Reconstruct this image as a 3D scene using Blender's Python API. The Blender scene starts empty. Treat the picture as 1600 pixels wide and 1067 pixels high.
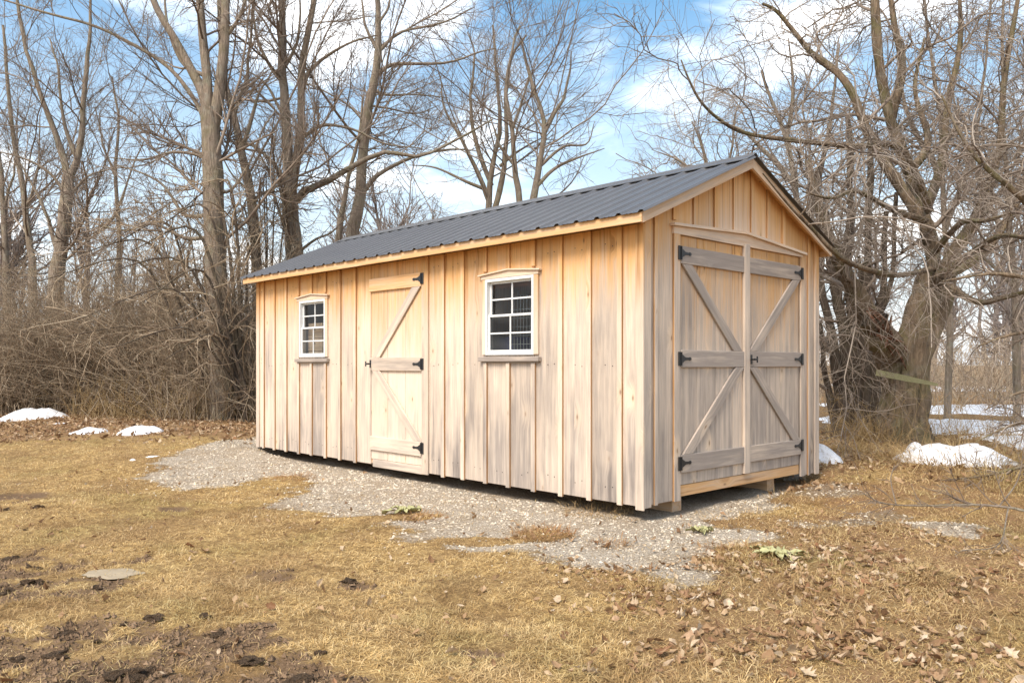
import bpy, bmesh, math, random
import numpy as np
from mathutils import Vector, Matrix

random.seed(7)
RNG = np.random.default_rng(11)
S = bpy.context.scene
COL = S.collection

# ------------------------------------------------------------------ camera, sky, sun, exposure
CAM = np.array([4.0961, -5.3688, 1.1697]); YAW = 0.8107; FPX = 1275.4; HY = 568.2
cam = bpy.data.cameras.new('camera'); camo = bpy.data.objects.new('camera', cam); COL.objects.link(camo)
camo.location = CAM; camo.rotation_euler = (math.radians(90), 0, YAW)
cam.lens = FPX/1600*36; cam.sensor_width = 36; cam.shift_y = (HY-533.5)/1600
cam.clip_start = 0.05; cam.clip_end = 3000
S.camera = camo

SUN_DIR = Vector((0.14, -0.62, 0.77)).normalized()       # towards the sun
SUN_EL = math.asin(SUN_DIR.z); SUN_AZ = math.atan2(SUN_DIR.x, SUN_DIR.y)
W = bpy.data.worlds.new('World'); S.world = W; W.use_nodes = True
wn, wl = W.node_tree.nodes, W.node_tree.links
for n in list(wn): wn.remove(n)
def wnode(t, **k):
    n = wn.new(t)
    for a, b in k.items(): setattr(n, a, b)
    return n
w_out = wnode('ShaderNodeOutputWorld'); w_bg = wnode('ShaderNodeBackground')
w_sky = wnode('ShaderNodeTexSky', sky_type='NISHITA', sun_disc=False)
w_sky.sun_elevation = SUN_EL; w_sky.sun_rotation = SUN_AZ; w_sky.air_density = 1.0; w_sky.dust_density = 2.0; w_sky.ozone_density = 1.5
w_geo = wnode('ShaderNodeTexCoord'); w_sep = wnode('ShaderNodeSeparateXYZ')
wl.new(w_geo.outputs['Generated'], w_sep.inputs[0])
# clouds: noise on a plane seen from below (direction divided by its height)
w_add = wnode('ShaderNodeMath', operation='ADD'); w_add.inputs[1].default_value = 0.22
wl.new(w_sep.outputs['Z'], w_add.inputs[0])
w_dx = wnode('ShaderNodeMath', operation='DIVIDE'); w_dy = wnode('ShaderNodeMath', operation='DIVIDE')
wl.new(w_sep.outputs['X'], w_dx.inputs[0]); wl.new(w_add.outputs[0], w_dx.inputs[1])
wl.new(w_sep.outputs['Y'], w_dy.inputs[0]); wl.new(w_add.outputs[0], w_dy.inputs[1])
w_cmb = wnode('ShaderNodeCombineXYZ'); wl.new(w_dx.outputs[0], w_cmb.inputs[0]); wl.new(w_dy.outputs[0], w_cmb.inputs[1])
w_cmb.inputs[2].default_value = 3.7
w_noi = wnode('ShaderNodeTexNoise'); w_noi.inputs['Scale'].default_value = 1.7; w_noi.inputs['Detail'].default_value = 7; w_noi.inputs['Roughness'].default_value = 0.56; w_noi.inputs['Distortion'].default_value = 0.25
wl.new(w_cmb.outputs[0], w_noi.inputs['Vector'])
w_cr = wnode('ShaderNodeValToRGB'); w_cr.color_ramp.interpolation = 'EASE'; w_cr.color_ramp.elements[0].position = 0.46; w_cr.color_ramp.elements[1].position = 0.76
wl.new(w_noi.outputs['Fac'], w_cr.inputs[0])
# thin milky air towards the horizon
w_hr = wnode('ShaderNodeMapRange'); w_hr.inputs[1].default_value = 0.0; w_hr.inputs[2].default_value = 0.42; w_hr.inputs[3].default_value = 0.92; w_hr.inputs[4].default_value = 0.04; w_hr.clamp = True
wl.new(w_sep.outputs['Z'], w_hr.inputs[0])
w_hs = wnode('ShaderNodeHueSaturation'); w_hs.inputs['Saturation'].default_value = 1.28; w_hs.inputs['Hue'].default_value = .485; w_hs.inputs['Value'].default_value = .50
wl.new(w_sky.outputs[0], w_hs.inputs['Color'])
w_m1 = wnode('ShaderNodeMix', data_type='RGBA'); w_m2 = wnode('ShaderNodeMix', data_type='RGBA')
wl.new(w_hr.outputs[0], w_m1.inputs[0]); wl.new(w_hs.outputs[0], w_m1.inputs[6]); w_m1.inputs[7].default_value = (2.3, 2.4, 2.5, 1)
wl.new(w_cr.outputs[0], w_m2.inputs[0]); wl.new(w_m1.outputs[2], w_m2.inputs[6]); w_m2.inputs[7].default_value = (6.6, 6.4, 6.1, 1)
wl.new(w_m2.outputs[2], w_bg.inputs[0]); w_bg.inputs[1].default_value = 0.15
wl.new(w_bg.outputs[0], w_out.inputs[0])

sl = bpy.data.lights.new('sun', 'SUN'); so = bpy.data.objects.new('sun', sl); COL.objects.link(so)
sl.energy = 1.4; sl.angle = math.radians(22); sl.color = (1.0, 0.93, 0.82)
so.rotation_euler = SUN_DIR.to_track_quat('Z', 'Y').to_euler(); so.location = (-6, -14, 14)
S.view_settings.view_transform = 'Standard'; S.view_settings.look = 'None'; S.view_settings.gamma = 1
S.view_settings.use_curve_mapping = False; S.view_settings.exposure = 1.74

# ------------------------------------------------------------------ small helpers
FWD = np.array([-math.sin(YAW), math.cos(YAW), 0]); RGT = np.array([math.cos(YAW), math.sin(YAW), 0])
def at(px, py, d):
    """world point seen at photo pixel (px,py) at depth d metres"""
    return CAM + d*(FWD + RGT*(px-800)/FPX + np.array([0, 0, -(py-HY)/FPX]))

def tag(o, label=None, cat=None, group=None, kind=None):
    if label: o['label'] = label
    if cat: o['category'] = cat
    if group: o['group'] = group
    if kind: o['kind'] = kind
    return o
def link(name, me, mat=None, parent=None, loc=None):
    o = bpy.data.objects.new(name, me); COL.objects.link(o)
    if mat is not None and not me.materials: me.materials.append(mat)
    if parent: o.parent = parent
    if loc is not None: o.location = loc
    return o
def empty(name, loc=(0, 0, 0)):
    o = bpy.data.objects.new(name, None); COL.objects.link(o); o.location = loc; o.empty_display_size = 0.2
    return o
def np_mesh(name, verts, faces, smooth=False, attrs=None):
    """faces: (n,3) or (n,4) array, or list of several such arrays"""
    me = bpy.data.meshes.new(name)
    fl = faces if isinstance(faces, list) else [faces]
    fl = [np.asarray(f, np.int32) for f in fl if len(f)]
    verts = np.asarray(verts, np.float32).reshape(-1, 3)
    nl = sum(f.size for f in fl); nf = sum(len(f) for f in fl)
    me.vertices.add(len(verts)); me.vertices.foreach_set('co', verts.ravel())
    me.loops.add(nl); me.loops.foreach_set('vertex_index', np.concatenate([f.ravel() for f in fl]))
    tot = np.concatenate([np.full(len(f), f.shape[1], np.int32) for f in fl])
    st = np.concatenate([[0], np.cumsum(tot)[:-1]]).astype(np.int32)
    me.polygons.add(nf); me.polygons.foreach_set('loop_start', st)
    me.polygons.foreach_set('loop_total', tot)
    me.polygons.foreach_set('use_smooth', np.full(nf, bool(smooth)))
    me.update(calc_edges=True)
    for k, v in (attrs or {}).items():
        v = np.asarray(v, np.float32)
        a = me.attributes.new(k, 'FLOAT_VECTOR' if v.ndim == 2 else 'FLOAT', 'POINT')
        a.data.foreach_set('vector' if v.ndim == 2 else 'value', v.ravel())
    return me
def sst(a, b, x):
    t = np.clip((np.asarray(x, float)-a)/(b-a), 0, 1); return t*t*(3-2*t)
def _hash(i, j, s):
    h = (i*374761393 + j*668265263 + s*2147483647) & 0xffffffff
    h = ((h ^ (h >> 13))*1274126177) & 0xffffffff
    return ((h ^ (h >> 16)) & 0xffff)/65535.0
def vnoise(x, y, s=0):
    x = np.asarray(x, float); y = np.asarray(y, float)
    i = np.floor(x).astype(np.int64); j = np.floor(y).astype(np.int64); u = x-i; v = y-j
    u = u*u*(3-2*u); v = v*v*(3-2*v)
    a = _hash(i, j, s); b = _hash(i+1, j, s); c = _hash(i, j+1, s); d = _hash(i+1, j+1, s)
    return (a*(1-u)+b*u)*(1-v)+(c*(1-u)+d*u)*v
def fbm(x, y, s=0, o=4):
    r = 0; a = .5; t = 0
    for k in range(o):
        r = r+a*vnoise(np.asarray(x)*2**k, np.asarray(y)*2**k, s+k*7); t += a; a *= .5
    return r/t

# ------------------------------------------------------------------ materials
class NT:
    def __init__(s, name):
        s.m = bpy.data.materials.new(name); s.m.use_nodes = True
        s.n = s.m.node_tree.nodes; s.l = s.m.node_tree.links
        s.b = s.n['Principled BSDF']; s.out = s.n['Material Output']
    def _in(s, sock, v):
        if isinstance(v, bpy.types.NodeSocket): s.l.new(v, sock)
        elif v is not None:
            if hasattr(sock.default_value, '__len__') and len(sock.default_value) == 4 and len(v) == 3: v = (*v, 1)
            sock.default_value = v
    def math(s, op, a, b=None, c=None, clamp=False):
        n = s.n.new('ShaderNodeMath'); n.operation = op; n.use_clamp = clamp
        s._in(n.inputs[0], a)
        if b is not None: s._in(n.inputs[1], b)
        if c is not None: s._in(n.inputs[2], c)
        return n.outputs[0]
    def mix(s, f, a, b, blend='MIX'):
        n = s.n.new('ShaderNodeMix'); n.data_type = 'RGBA'; n.blend_type = blend
        s._in(n.inputs[0], f); s._in(n.inputs[6], a); s._in(n.inputs[7], b); return n.outputs[2]
    def rng(s, v, a, b, c=0., d=1., smooth=False):
        n = s.n.new('ShaderNodeMapRange'); n.clamp = True
        if smooth: n.interpolation_type = 'SMOOTHSTEP'
        s._in(n.inputs[0], v)
        for i, q in enumerate((a, b, c, d)): s._in(n.inputs[1+i], q)
        return n.outputs[0]
    def attr(s, name):
        n = s.n.new('ShaderNodeAttribute'); n.attribute_name = name; return n
    def obj(s): return s.n.new('ShaderNodeTexCoord').outputs['Object']
    def pos(s): return s.n.new('ShaderNodeNewGeometry').outputs['Position']
    def island(s): return s.n.new('ShaderNodeNewGeometry').outputs['Random Per Island']
    def orand(s): return s.n.new('ShaderNodeObjectInfo').outputs['Random']
    def map(s, v, sc=(1, 1, 1), loc=(0, 0, 0)):
        n = s.n.new('ShaderNodeMapping'); s._in(n.inputs['Vector'], v); n.inputs['Scale'].default_value = sc; n.inputs['Location'].default_value = loc
        return n.outputs[0]
    def noise(s, v, sc, det=3, ro=.55, dist=0, out='Fac'):
        n = s.n.new('ShaderNodeTexNoise'); s._in(n.inputs['Vector'], v); n.inputs['Scale'].default_value = sc
        n.inputs['Detail'].default_value = det; n.inputs['Roughness'].default_value = ro; n.inputs['Distortion'].default_value = dist
        return n.outputs[out]
    def voro(s, v, sc, rnd=1, feat='F1'):
        n = s.n.new('ShaderNodeTexVoronoi'); n.feature = feat; s._in(n.inputs['Vector'], v); n.inputs['Scale'].default_value = sc
        n.inputs['Randomness'].default_value = rnd; return n
    def ramp(s, v, stops):
        n = s.n.new('ShaderNodeValToRGB'); s._in(n.inputs[0], v); e = n.color_ramp.elements
        while len(e) < len(stops): e.new(.5)
        for q, (p, c) in zip(e, stops): q.position = p; q.color = (*c, 1)
        return n.outputs[0]
    def bump(s, h, st=.3, d=.01):
        n = s.n.new('ShaderNodeBump'); s._in(n.inputs['Height'], h); n.inputs['Strength'].default_value = st; n.inputs['Distance'].default_value = d
        s.l.new(n.outputs[0], s.b.inputs['Normal'])
    def fin(s, col, rough=.8, spec=.3, metal=0):
        s._in(s.b.inputs['Base Color'], col); s._in(s.b.inputs['Roughness'], rough)
        s.b.inputs['Specular IOR Level'].default_value = spec; s.b.inputs['Metallic'].default_value = metal
        return s.m

def mat_wood():
    t = NT('pine_boards')
    gc = t.attr('gc').outputs['Vector']; dtop = t.attr('dtop').outputs['Fac']; grey = t.attr('grey').outputs['Fac']; tone = t.attr('tone').outputs['Fac']
    sp = t.n.new('ShaderNodeSeparateXYZ'); t.l.new(gc, sp.inputs[0]); kc = t.n.new('ShaderNodeCombineXYZ')
    t._in(kc.inputs[0], t.math('MULTIPLY', sp.outputs[0], 4.2)); t._in(kc.inputs[1], t.math('MULTIPLY', sp.outputs[2], 1.9))
    kn = t.voro(kc.outputs[0], 1.0); kn.voronoi_dimensions = '2D'
    kd = kn.outputs['Distance']; ksel = t.math('MULTIPLY', t.rng(t.noise(kn.outputs['Position'], 37, 0), .50, .62), .9)
    knot = t.math('MULTIPLY', t.rng(kd, .018, .048, 1, 0, True), ksel)
    ring = t.math('MULTIPLY', t.rng(kd, .03, .085, 1, 0, True), ksel)
    halo = t.math('MULTIPLY', t.rng(kd, .08, .36, 1, 0, True), ksel)
    wob = t.math('MULTIPLY', halo, .05)
    n = t.n.new('ShaderNodeVectorMath'); n.operation = 'ADD'; t._in(n.inputs[0], gc)
    cx = t.n.new('ShaderNodeCombineXYZ'); t._in(cx.inputs[0], wob); t.l.new(cx.outputs[0], n.inputs[1])
    g = n.outputs[0]
    fine = t.noise(t.map(g, (1, 1, .022)), 210, 3, .6)
    mid = t.noise(t.map(g, (1, 1, .05)), 42, 3, .6, .4)
    streak = t.noise(t.map(g, (1, 1, .055)), 19, 5, .66)
    blot = t.noise(t.map(g, (1, 1, .5)), 2.3, 3, .55)
    # fresh honey wood where the eaves keep the rain off, washed pale then silver below
    d2 = t.math('ADD', dtop, t.math('MULTIPLY', t.math('SUBTRACT', streak, .5), .85))
    fresh = t.rng(d2, .04, .82, 1, 0, True)
    age = t.math('ADD', t.rng(dtop, .35, 2.2, -.14, .46), t.math('MULTIPLY', t.math('SUBTRACT', streak, .5), 2.3))
    age = t.math('ADD', age, t.math('MULTIPLY', t.math('SUBTRACT', blot, .5), 1.7))
    age = t.math('ADD', age, grey)
    age = t.math('SUBTRACT', age, t.math('MULTIPLY', halo, .45))
    agef = t.rng(age, .02, 1.05, 0, 1)
    pale = t.mix(mid, (.71, .585, .465), (.62, .49, .37))
    pale = t.mix(t.math('MULTIPLY', halo, .30), pale, (.64, .46, .27))
    frs = t.mix(mid, (.68, .40, .165), (.56, .28, .09))
    col = t.mix(fresh, pale, frs)
    gry = t.mix(mid, (.40, .34, .288), (.255, .212, .182))
    col = t.mix(t.math('MULTIPLY', agef, t.math('SUBTRACT', 1.0, t.math('MULTIPLY', fresh, .75))), col, gry)
    col = t.mix(t.math('MULTIPLY', ring, .38), col, (.34, .20, .10))
    col = t.mix(t.math('MULTIPLY', knot, .65), col, (.15, .085, .05))
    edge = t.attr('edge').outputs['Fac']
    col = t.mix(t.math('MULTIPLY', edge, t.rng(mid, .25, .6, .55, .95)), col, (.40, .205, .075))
    # water-blackened feet on some boards
    wet = t.math('MULTIPLY', t.rng(dtop, 1.62, 2.25, 0, 1), t.math('MULTIPLY', t.rng(streak, .50, .66), t.rng(blot, .50, .62)))
    col = t.mix(t.math('MULTIPLY', wet, .75), col, (.115, .095, .085))
    drip = t.math('MULTIPLY', t.rng(t.noise(t.map(g, (1, 1, .03)), 30, 3, .6), .56, .68), t.rng(dtop, .15, .75, .75, 0))
    col = t.mix(drip, col, (.34, .155, .05))
    g2 = t.math('ADD', t.math('MULTIPLY', fine, .50), .75)
    g3 = t.math('MULTIPLY', g2, tone)
    hsv = t.n.new('ShaderNodeHueSaturation'); t._in(hsv.inputs['Value'], g3); t._in(hsv.inputs['Color'], col)
    t.bump(t.math('ADD', fine, t.math('MULTIPLY', mid, .6)), .25, .004)
    return t.fin(hsv.outputs[0], .78, .2)
M = {}
M['wood'] = mat_wood()
def simple(name, c, rough=.6, spec=.3, metal=0, var=.12, sc=25):
    t = NT(name); n = t.noise(t.obj(), sc, 4)
    a = tuple(q*(1-var) for q in c); b = tuple(min(1, q*(1+var)) for q in c)
    t.bump(n, .12, .004)
    return t.fin(t.mix(n, a, b), rough, spec, metal)
M['vinyl'] = simple('white_vinyl', (.68, .68, .66), .35, .4, 0, .03)
M['black_iron'] = simple('black_iron', (.012, .012, .013), .45, .5, 0, .3, 60)
M['interior_blue'] = simple('blue_plastic', (.045, .05, .14), .5)
M['wire'] = simple('galvanised_wire', (.5, .5, .5), .4, .5, .6)
M['dark_floor'] = simple('floor_plywood', (.22, .15, .09), .8)

def mat_roof():
    t = NT('charcoal_steel'); p = t.obj()
    n = t.noise(p, 3.5, 4); f = t.noise(p, 60, 2)
    col = t.mix(n, (.115, .112, .112), (.155, .15, .148))
    col = t.mix(t.rng(t.noise(t.map(p, (3, .35, .35)), 6, 4), .55, .8, 0, .35), col, (.17, .165, .16))
    return t.fin(col, t.rng(f, .3, .7, .30, .44), .5, .35)
M['roof'] = mat_roof()
def mat_glass():
    t = NT('window_glass')
    tr = t.n.new('ShaderNodeBsdfTransparent'); tr.inputs[0].default_value = (.86, .9, .9, 1)
    gl = t.n.new('ShaderNodeBsdfGlossy'); gl.inputs['Roughness'].default_value = .01
    fr = t.n.new('ShaderNodeFresnel'); fr.inputs[0].default_value = 1.36
    bn = t.n.new('ShaderNodeBump'); bn.inputs['Strength'].default_value = .02; bn.inputs['Distance'].default_value = .01
    t.l.new(t.noise(t.obj(), 6, 1), bn.inputs['Height']); t.l.new(bn.outputs[0], gl.inputs['Normal'])
    mx = t.n.new('ShaderNodeMixShader'); t._in(mx.inputs[0], t.math('ADD', fr.outputs[0], .005))
    t.l.new(tr.outputs[0], mx.inputs[1]); t.l.new(gl.outputs[0], mx.inputs[2]); t.l.new(mx.outputs[0], t.out.inputs[0])
    t.n.remove(t.b); return t.m
M['glass'] = mat_glass()

def mat_bark(name, c1, c2, moss=0., lich=0., sc=1.):
    t = NT(name); p = t.obj()
    ri = t.noise(t.map(p, (1, 1, .16)), 26*sc, 4, .65, .6)
    bl = t.noise(p, 1.6, 4)
    col = t.mix(t.rng(ri, .3, .68), c1, c2)
    col = t.mix(t.rng(bl, .35, .7, 0, .45), col, tuple(q*1.35 for q in c2))
    if lich: col = t.mix(t.math('MULTIPLY', t.rng(t.noise(p, 5.5, 5), .54, .66), lich), col, (.33, .33, .27))
    if moss: col = t.mix(t.math('MULTIPLY', t.rng(t.noise(p, 3.1, 5), .48, .66), moss), col, (.15, .155, .045))
    t.bump(ri, 1.0, .05)
    return t.fin(col, .9, .15)
M['bark'] = mat_bark('grey_brown_bark', (.11, .082, .06), (.29, .232, .178), .25, .35)
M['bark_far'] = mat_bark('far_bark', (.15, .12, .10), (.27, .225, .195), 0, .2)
M['bark_old'] = mat_bark('old_mossy_bark', (.028, .02, .014), (.24, .175, .115), .38, .22, .8)
M['bark_dark'] = mat_bark('dark_bark', (.045, .033, .025), (.13, .10, .075), .12, .05)
def mat_twig(name, cols):
    t = NT(name); r = t.island(); n = t.noise(t.obj(), 3.0, 3)
    f = t.math('ADD', t.math('MULTIPLY', r, .6), t.math('MULTIPLY', n, .4))
    return t.fin(t.ramp(f, [(i/(len(cols)-1)*.7+.15, c) for i, c in enumerate(cols)]), .85, .2)
M['twig'] = mat_twig('bare_twigs', [(.12, .088, .066), (.21, .16, .12), (.30, .245, .195)])
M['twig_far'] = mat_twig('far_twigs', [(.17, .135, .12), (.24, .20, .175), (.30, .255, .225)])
M['twig_light'] = mat_twig('pale_twigs', [(.135, .10, .078), (.25, .20, .155), (.36, .305, .25)])
M['twig_brush'] = mat_twig('brush_stems', [(.14, .097, .063), (.27, .20, .135), (.37, .285, .195), (.45, .365, .26)])
M['straw'] = mat_twig('dry_straw', [(.24, .155, .075), (.37, .26, .13), (.47, .35, .19)])

def mat_snow():
    t = NT('old_snow'); p = t.pos(); n = t.noise(p, 7, 5); d = t.noise(p, 30, 3)
    col = t.mix(t.rng(n, .3, .7), (.70, .71, .73), (.84, .84, .84))
    col = t.mix(t.rng(d, .52, .70, 0, .7), col, (.36, .30, .23))
    t.bump(t.math('ADD', n, t.math('MULTIPLY', d, .3)), .5, .03)
    m = t.fin(col, .6, .2); t.b.inputs['Subsurface Weight'].default_value = .0
    return m
M['snow'] = mat_snow()
# ------------------------------------------------------------------ ground: masks shared by the sheet, the stones, the straw and the leaves
def G(px, py, z=-.1):
    t = (z-CAM[2])/(-(py-HY)/FPX)
    return CAM + t*(FWD + RGT*(px-800)/FPX + np.array([0, 0, -(py-HY)/FPX]))
GRAVEL_POLY = np.array([G(*q)[:2] for q in [(196, 748), (285, 768), (375, 757), (436, 742), (470, 752), (424, 786), (520, 806), (600, 812), (700, 856), (760, 858), (860, 872), (960, 895), (1105, 903), (1122, 856), (1205, 838), (1190, 800), (1235, 765), (1250, 745)]] + [(-.6, 1.6), (-5.6, 2.6), (-8.2, 1.6), (-8.3, .15)])
def poly_sd(x, y, P):
    x = np.asarray(x, float); y = np.asarray(y, float); d = np.full(x.shape, 1e9); ins = np.zeros(x.shape, bool)
    for a, b in zip(P, np.roll(P, -1, 0)):
        e = b-a; t = np.clip(((x-a[0])*e[0]+(y-a[1])*e[1])/(e@e), 0, 1)
        d = np.minimum(d, np.hypot(x-a[0]-t*e[0], y-a[1]-t*e[1]))
        c = ((a[1] > y) != (b[1] > y)) & (x < (b[0]-a[0])*(y-a[1])/(b[1]-a[1]+1e-12)+a[0]); ins ^= c
    return np.where(ins, -d, d)
def blob(x, y, px, py, rx, ry, z=-.1):
    c = G(px, py, z); d = (c-CAM)@FWD
    dx = x-c[0]; dy = y-c[1]
    a = (dx*RGT[0]+dy*RGT[1])/(rx*d/FPX); b = (dx*FWD[0]+dy*FWD[1])/(ry*d*d/(FPX*1.27))
    return np.sqrt(a*a+b*b)
def m_gravel(x, y):
    sd = poly_sd(x, y, GRAVEL_POLY) + (fbm(x*2.2, y*2.2, 3)-.5)*.55 + (fbm(x*9, y*9, 9)-.5)*.35
    g = sst(.16, -.26, sd)
    for b in [(1480, 823, 65, 14), (1385, 800, 50, 9), (1300, 770, 60, 10), (1250, 815, 50, 8), (1330, 812, 45, 7)]:
        g = np.maximum(g, sst(1.25, .7, blob(x, y, *b)+(fbm(x*6, y*6, 21)-.5)*1.3)*(.85 if b[0] == 1480 else .47))
    for b in [(436, 748, 48, 9), (640, 803, 60, 6), (850, 832, 55, 13), (1170, 860, 50, 14), (1165, 815, 60, 10), (560, 806, 40, 5), (760, 838, 70, 7)]:
        g = g*(1-.95*sst(1.3, .6, blob(x, y, *b)+(fbm(x*5, y*5, 33)-.5)*1.1))
    return g
def m_mud(x, y):
    m = np.zeros(np.shape(x))
    for b in [(10, 875, 90, 26), (60, 915, 130, 22), (110, 985, 150, 26), (230, 1050, 190, 34), (440, 1052, 120, 20), (395, 978, 38, 12), (270, 792, 26, 5), (345, 1000, 60, 12), (215, 866, 22, 7), (30, 770, 60, 8), (420, 893, 40, 10), (560, 905, 30, 6), (350, 1000, 120, 30), (470, 1020, 80, 16), (20, 1010, 110, 50), (130, 870, 60, 12), (760, 1010, 50, 8), (225, 990, 30, 12)]:
        w = .9 if b[0] in (395, 215) else .72
        m = np.maximum(m, w*sst(1.35, .55, blob(x, y, *b)+(fbm(x*4, y*4, 51)-.5)*1.3))
    return np.clip(m, 0, 1)*sst(.22, .48, fbm(x*5.5, y*5.5, 61))
def m_leaf(x, y):
    # under the thicket on the far left, along the shed's far end, and the drift on the right
    u = (np.asarray(x)-CAM[0])*RGT[0]+(np.asarray(y)-CAM[1])*RGT[1]; v = (np.asarray(x)-CAM[0])*FWD[0]+(np.asarray(y)-CAM[1])*FWD[1]
    a = sst(11.8, 14.8, v + (fbm(x*.8, y*.8, 71)-.5)*3)*sst(-.08, -.2, u/np.maximum(v, .1))
    b = sst(.02, .3, u/np.maximum(v, .1) + (fbm(x*1.3, y*1.3, 75)-.5)*.35)*sst(.25, .55, fbm(x*1.7, y*1.7, 79)+.08)
    b = np.maximum(b*.8, sst(9, 13, v)*sst(.1, .3, u/np.maximum(v, .1)))
    return np.clip(np.maximum(a, b), 0, 1)
def zt(x, y):
    x = np.asarray(x, float); y = np.asarray(y, float)
    z = -.125 + .12*sst(-4.6, -7.0, x)*sst(-3.5, -.3, y) + .115*sst(1.6, 3.6, y)*sst(-9, -2, x)
    under = sst(.25, -.1, np.maximum(np.maximum(-y, y-3.05), np.maximum(x, -6.6-x)))
    z = z*(1-under)+np.minimum(z, -.125)*under
    z += (fbm(x*.5, y*.5, 101, 3)-.5)*.10*sst(.6, 2.5, np.maximum(np.maximum(-y, y-3), np.maximum(x, -6.6-x)))
    r = np.hypot(x-CAM[0], y-CAM[1])
    z += (fbm(x*3, y*3, 103, 3)-.5)*.045 + (fbm(x*.06, y*.06, 105, 3)-.5)*1.0*sst(25, 70, r)
    z += m_mud(x, y)*(fbm(x*9, y*9, 107, 3)-.62)*.11
    c = G(1480, 823); z += .05*np.exp(-((x-c[0])**2+(y-c[1])**2)/.10)
    c = G(1450, 912); z += .09*np.exp(-((x-c[0])**2+(y-c[1])**2)/.03)
    return z
def axis_pts(lo, hi, st, far):
    a = list(np.arange(lo, hi+st/2, st)); s = st
    p = hi
    while p < far: s *= 1.14; p += s; a.append(p)
    p = lo; s = st
    while p > -far: s *= 1.14; p -= s; a.insert(0, p)
    return np.array(a)
gx = axis_pts(-9.5, 5.6, .065, 600); gy = axis_pts(-6.6, 9.5, .065, 600)
X, Y = np.meshgrid(gx, gy, indexing='ij'); nx, ny = X.shape
idx = np.arange(nx*ny).reshape(nx, ny)
quads = np.stack([idx[:-1, :-1], idx[1:, :-1], idx[1:, 1:], idx[:-1, 1:]], -1).reshape(-1, 4)
Z = zt(X, Y)
me = np_mesh('ground', np.stack([X, Y, Z], -1), quads, True, dict(gravel=m_gravel(X, Y).ravel(), mud=m_mud(X, Y).ravel(), leaf=m_leaf(X, Y).ravel()))
def mat_ground():
    t = NT('lawn_soil'); p = t.pos()
    gr = t.attr('gravel').outputs['Fac']; mu = t.attr('mud').outputs['Fac']; le = t.attr('leaf').outputs['Fac']
    big = t.noise(p, .9, 4); med = t.noise(p, 5, 4, .6); fin = t.noise(p, 55, 4, .7); vf = t.noise(p, 210, 2, .7)
    lawn = t.mix(t.rng(med, .3, .7), (.55, .365, .14), (.69, .485, .215))
    lawn = t.mix(t.rng(big, .52, .68, 0, .38), lawn, (.33, .27, .09))
    lawn = t.mix(t.rng(t.noise(t.map(p, (1, 1, 1), (3, 7, 1)), 2.1, 4), .52, .7, 0, .6), lawn, (.27, .155, .06))
    lawn = t.mix(t.rng(t.noise(t.map(p, (1, 1, 1), (9, 2, 4)), 1.3, 5, .62), .46, .64, 0, .62), lawn, (.33, .205, .095))
    lawn = t.mix(t.rng(t.noise(p, 13, 4, .65), .40, .56, .65, 0), lawn, (.20, .12, .05))
    lawn = t.mix(t.rng(fin, .35, .7, .85, 0), lawn, (.13, .075, .032))
    soil = t.mix(t.rng(fin, .3, .7), (.075, .045, .026), (.24, .155, .09))
    litter = t.mix(t.rng(fin, .35, .65), (.16, .085, .04), (.33, .20, .105))
    litter = t.mix(t.rng(med, .35, .7), litter, (.26, .17, .075))
    st = t.voro(p, 62); sc = t.ramp(t.noise(st.outputs['Position'], 90, 1), [(.3, (.31, .25, .18)), (.5, (.46, .385, .295)), (.7, (.58, .505, .405))])
    edge = t.rng(st.outputs['Distance'], .35, .75, 1, .45)
    grav = t.mix(edge, (.16, .14, .115), sc)
    grav = t.mix(t.rng(t.noise(p, 2.6, 4), .48, .68, 0, .5), grav, (.33, .265, .185))
    br = t.math('ADD', t.math('MULTIPLY', t.math('SUBTRACT', fin, .5), .9), 0)
    gm = t.rng(t.math('ADD', gr, br), .35, .62); mm = t.rng(t.math('ADD', mu, t.math('MULTIPLY', br, 1.9)), .30, .62); lm = t.rng(t.math('ADD', le, br), .35, .75)
    c = t.mix(lm, lawn, litter); c = t.mix(mm, c, soil); c = t.mix(gm, c, t.mix(t.rng(t.noise(p, 1.3, 4, .65), .45, .7, 0, .55), grav, (.27, .19, .115)))
    h = t.math('ADD', t.math('MULTIPLY', fin, .6), t.math('MULTIPLY', vf, .4))
    h = t.math('ADD', h, t.math('MULTIPLY', t.math('MULTIPLY', edge, gm), .6))
    t.bump(h, .9, .02)
    return t.fin(c, .95, .1)
M['ground'] = mat_ground()
tag(link('ground', me, M['ground']), kind='structure')

def sample(n, dens_fn=None, near=2.2, far=12., umax=.72, pw=2., seed=1):
    """points on the ground ahead of the camera, thinning with distance"""
    r = np.random.default_rng(seed)
    k = 1-pw+1
    q = r.random(n); v = near*(far/near)**q if abs(k) < 1e-6 else (near**k+(far**k-near**k)*q)**(1/k)
    u = (r.random(n)*2-1)*umax*v
    P = CAM[None, :2]+v[:, None]*FWD[:2]+u[:, None]*RGT[:2]
    x, y = P[:, 0], P[:, 1]
    keep = ~((x > -6.75) & (x < .0) & (y > .05) & (y < 3.0))
    if dens_fn is not None: keep &= r.random(n) < dens_fn(x, y)
    return x[keep], y[keep], v[keep], r
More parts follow.
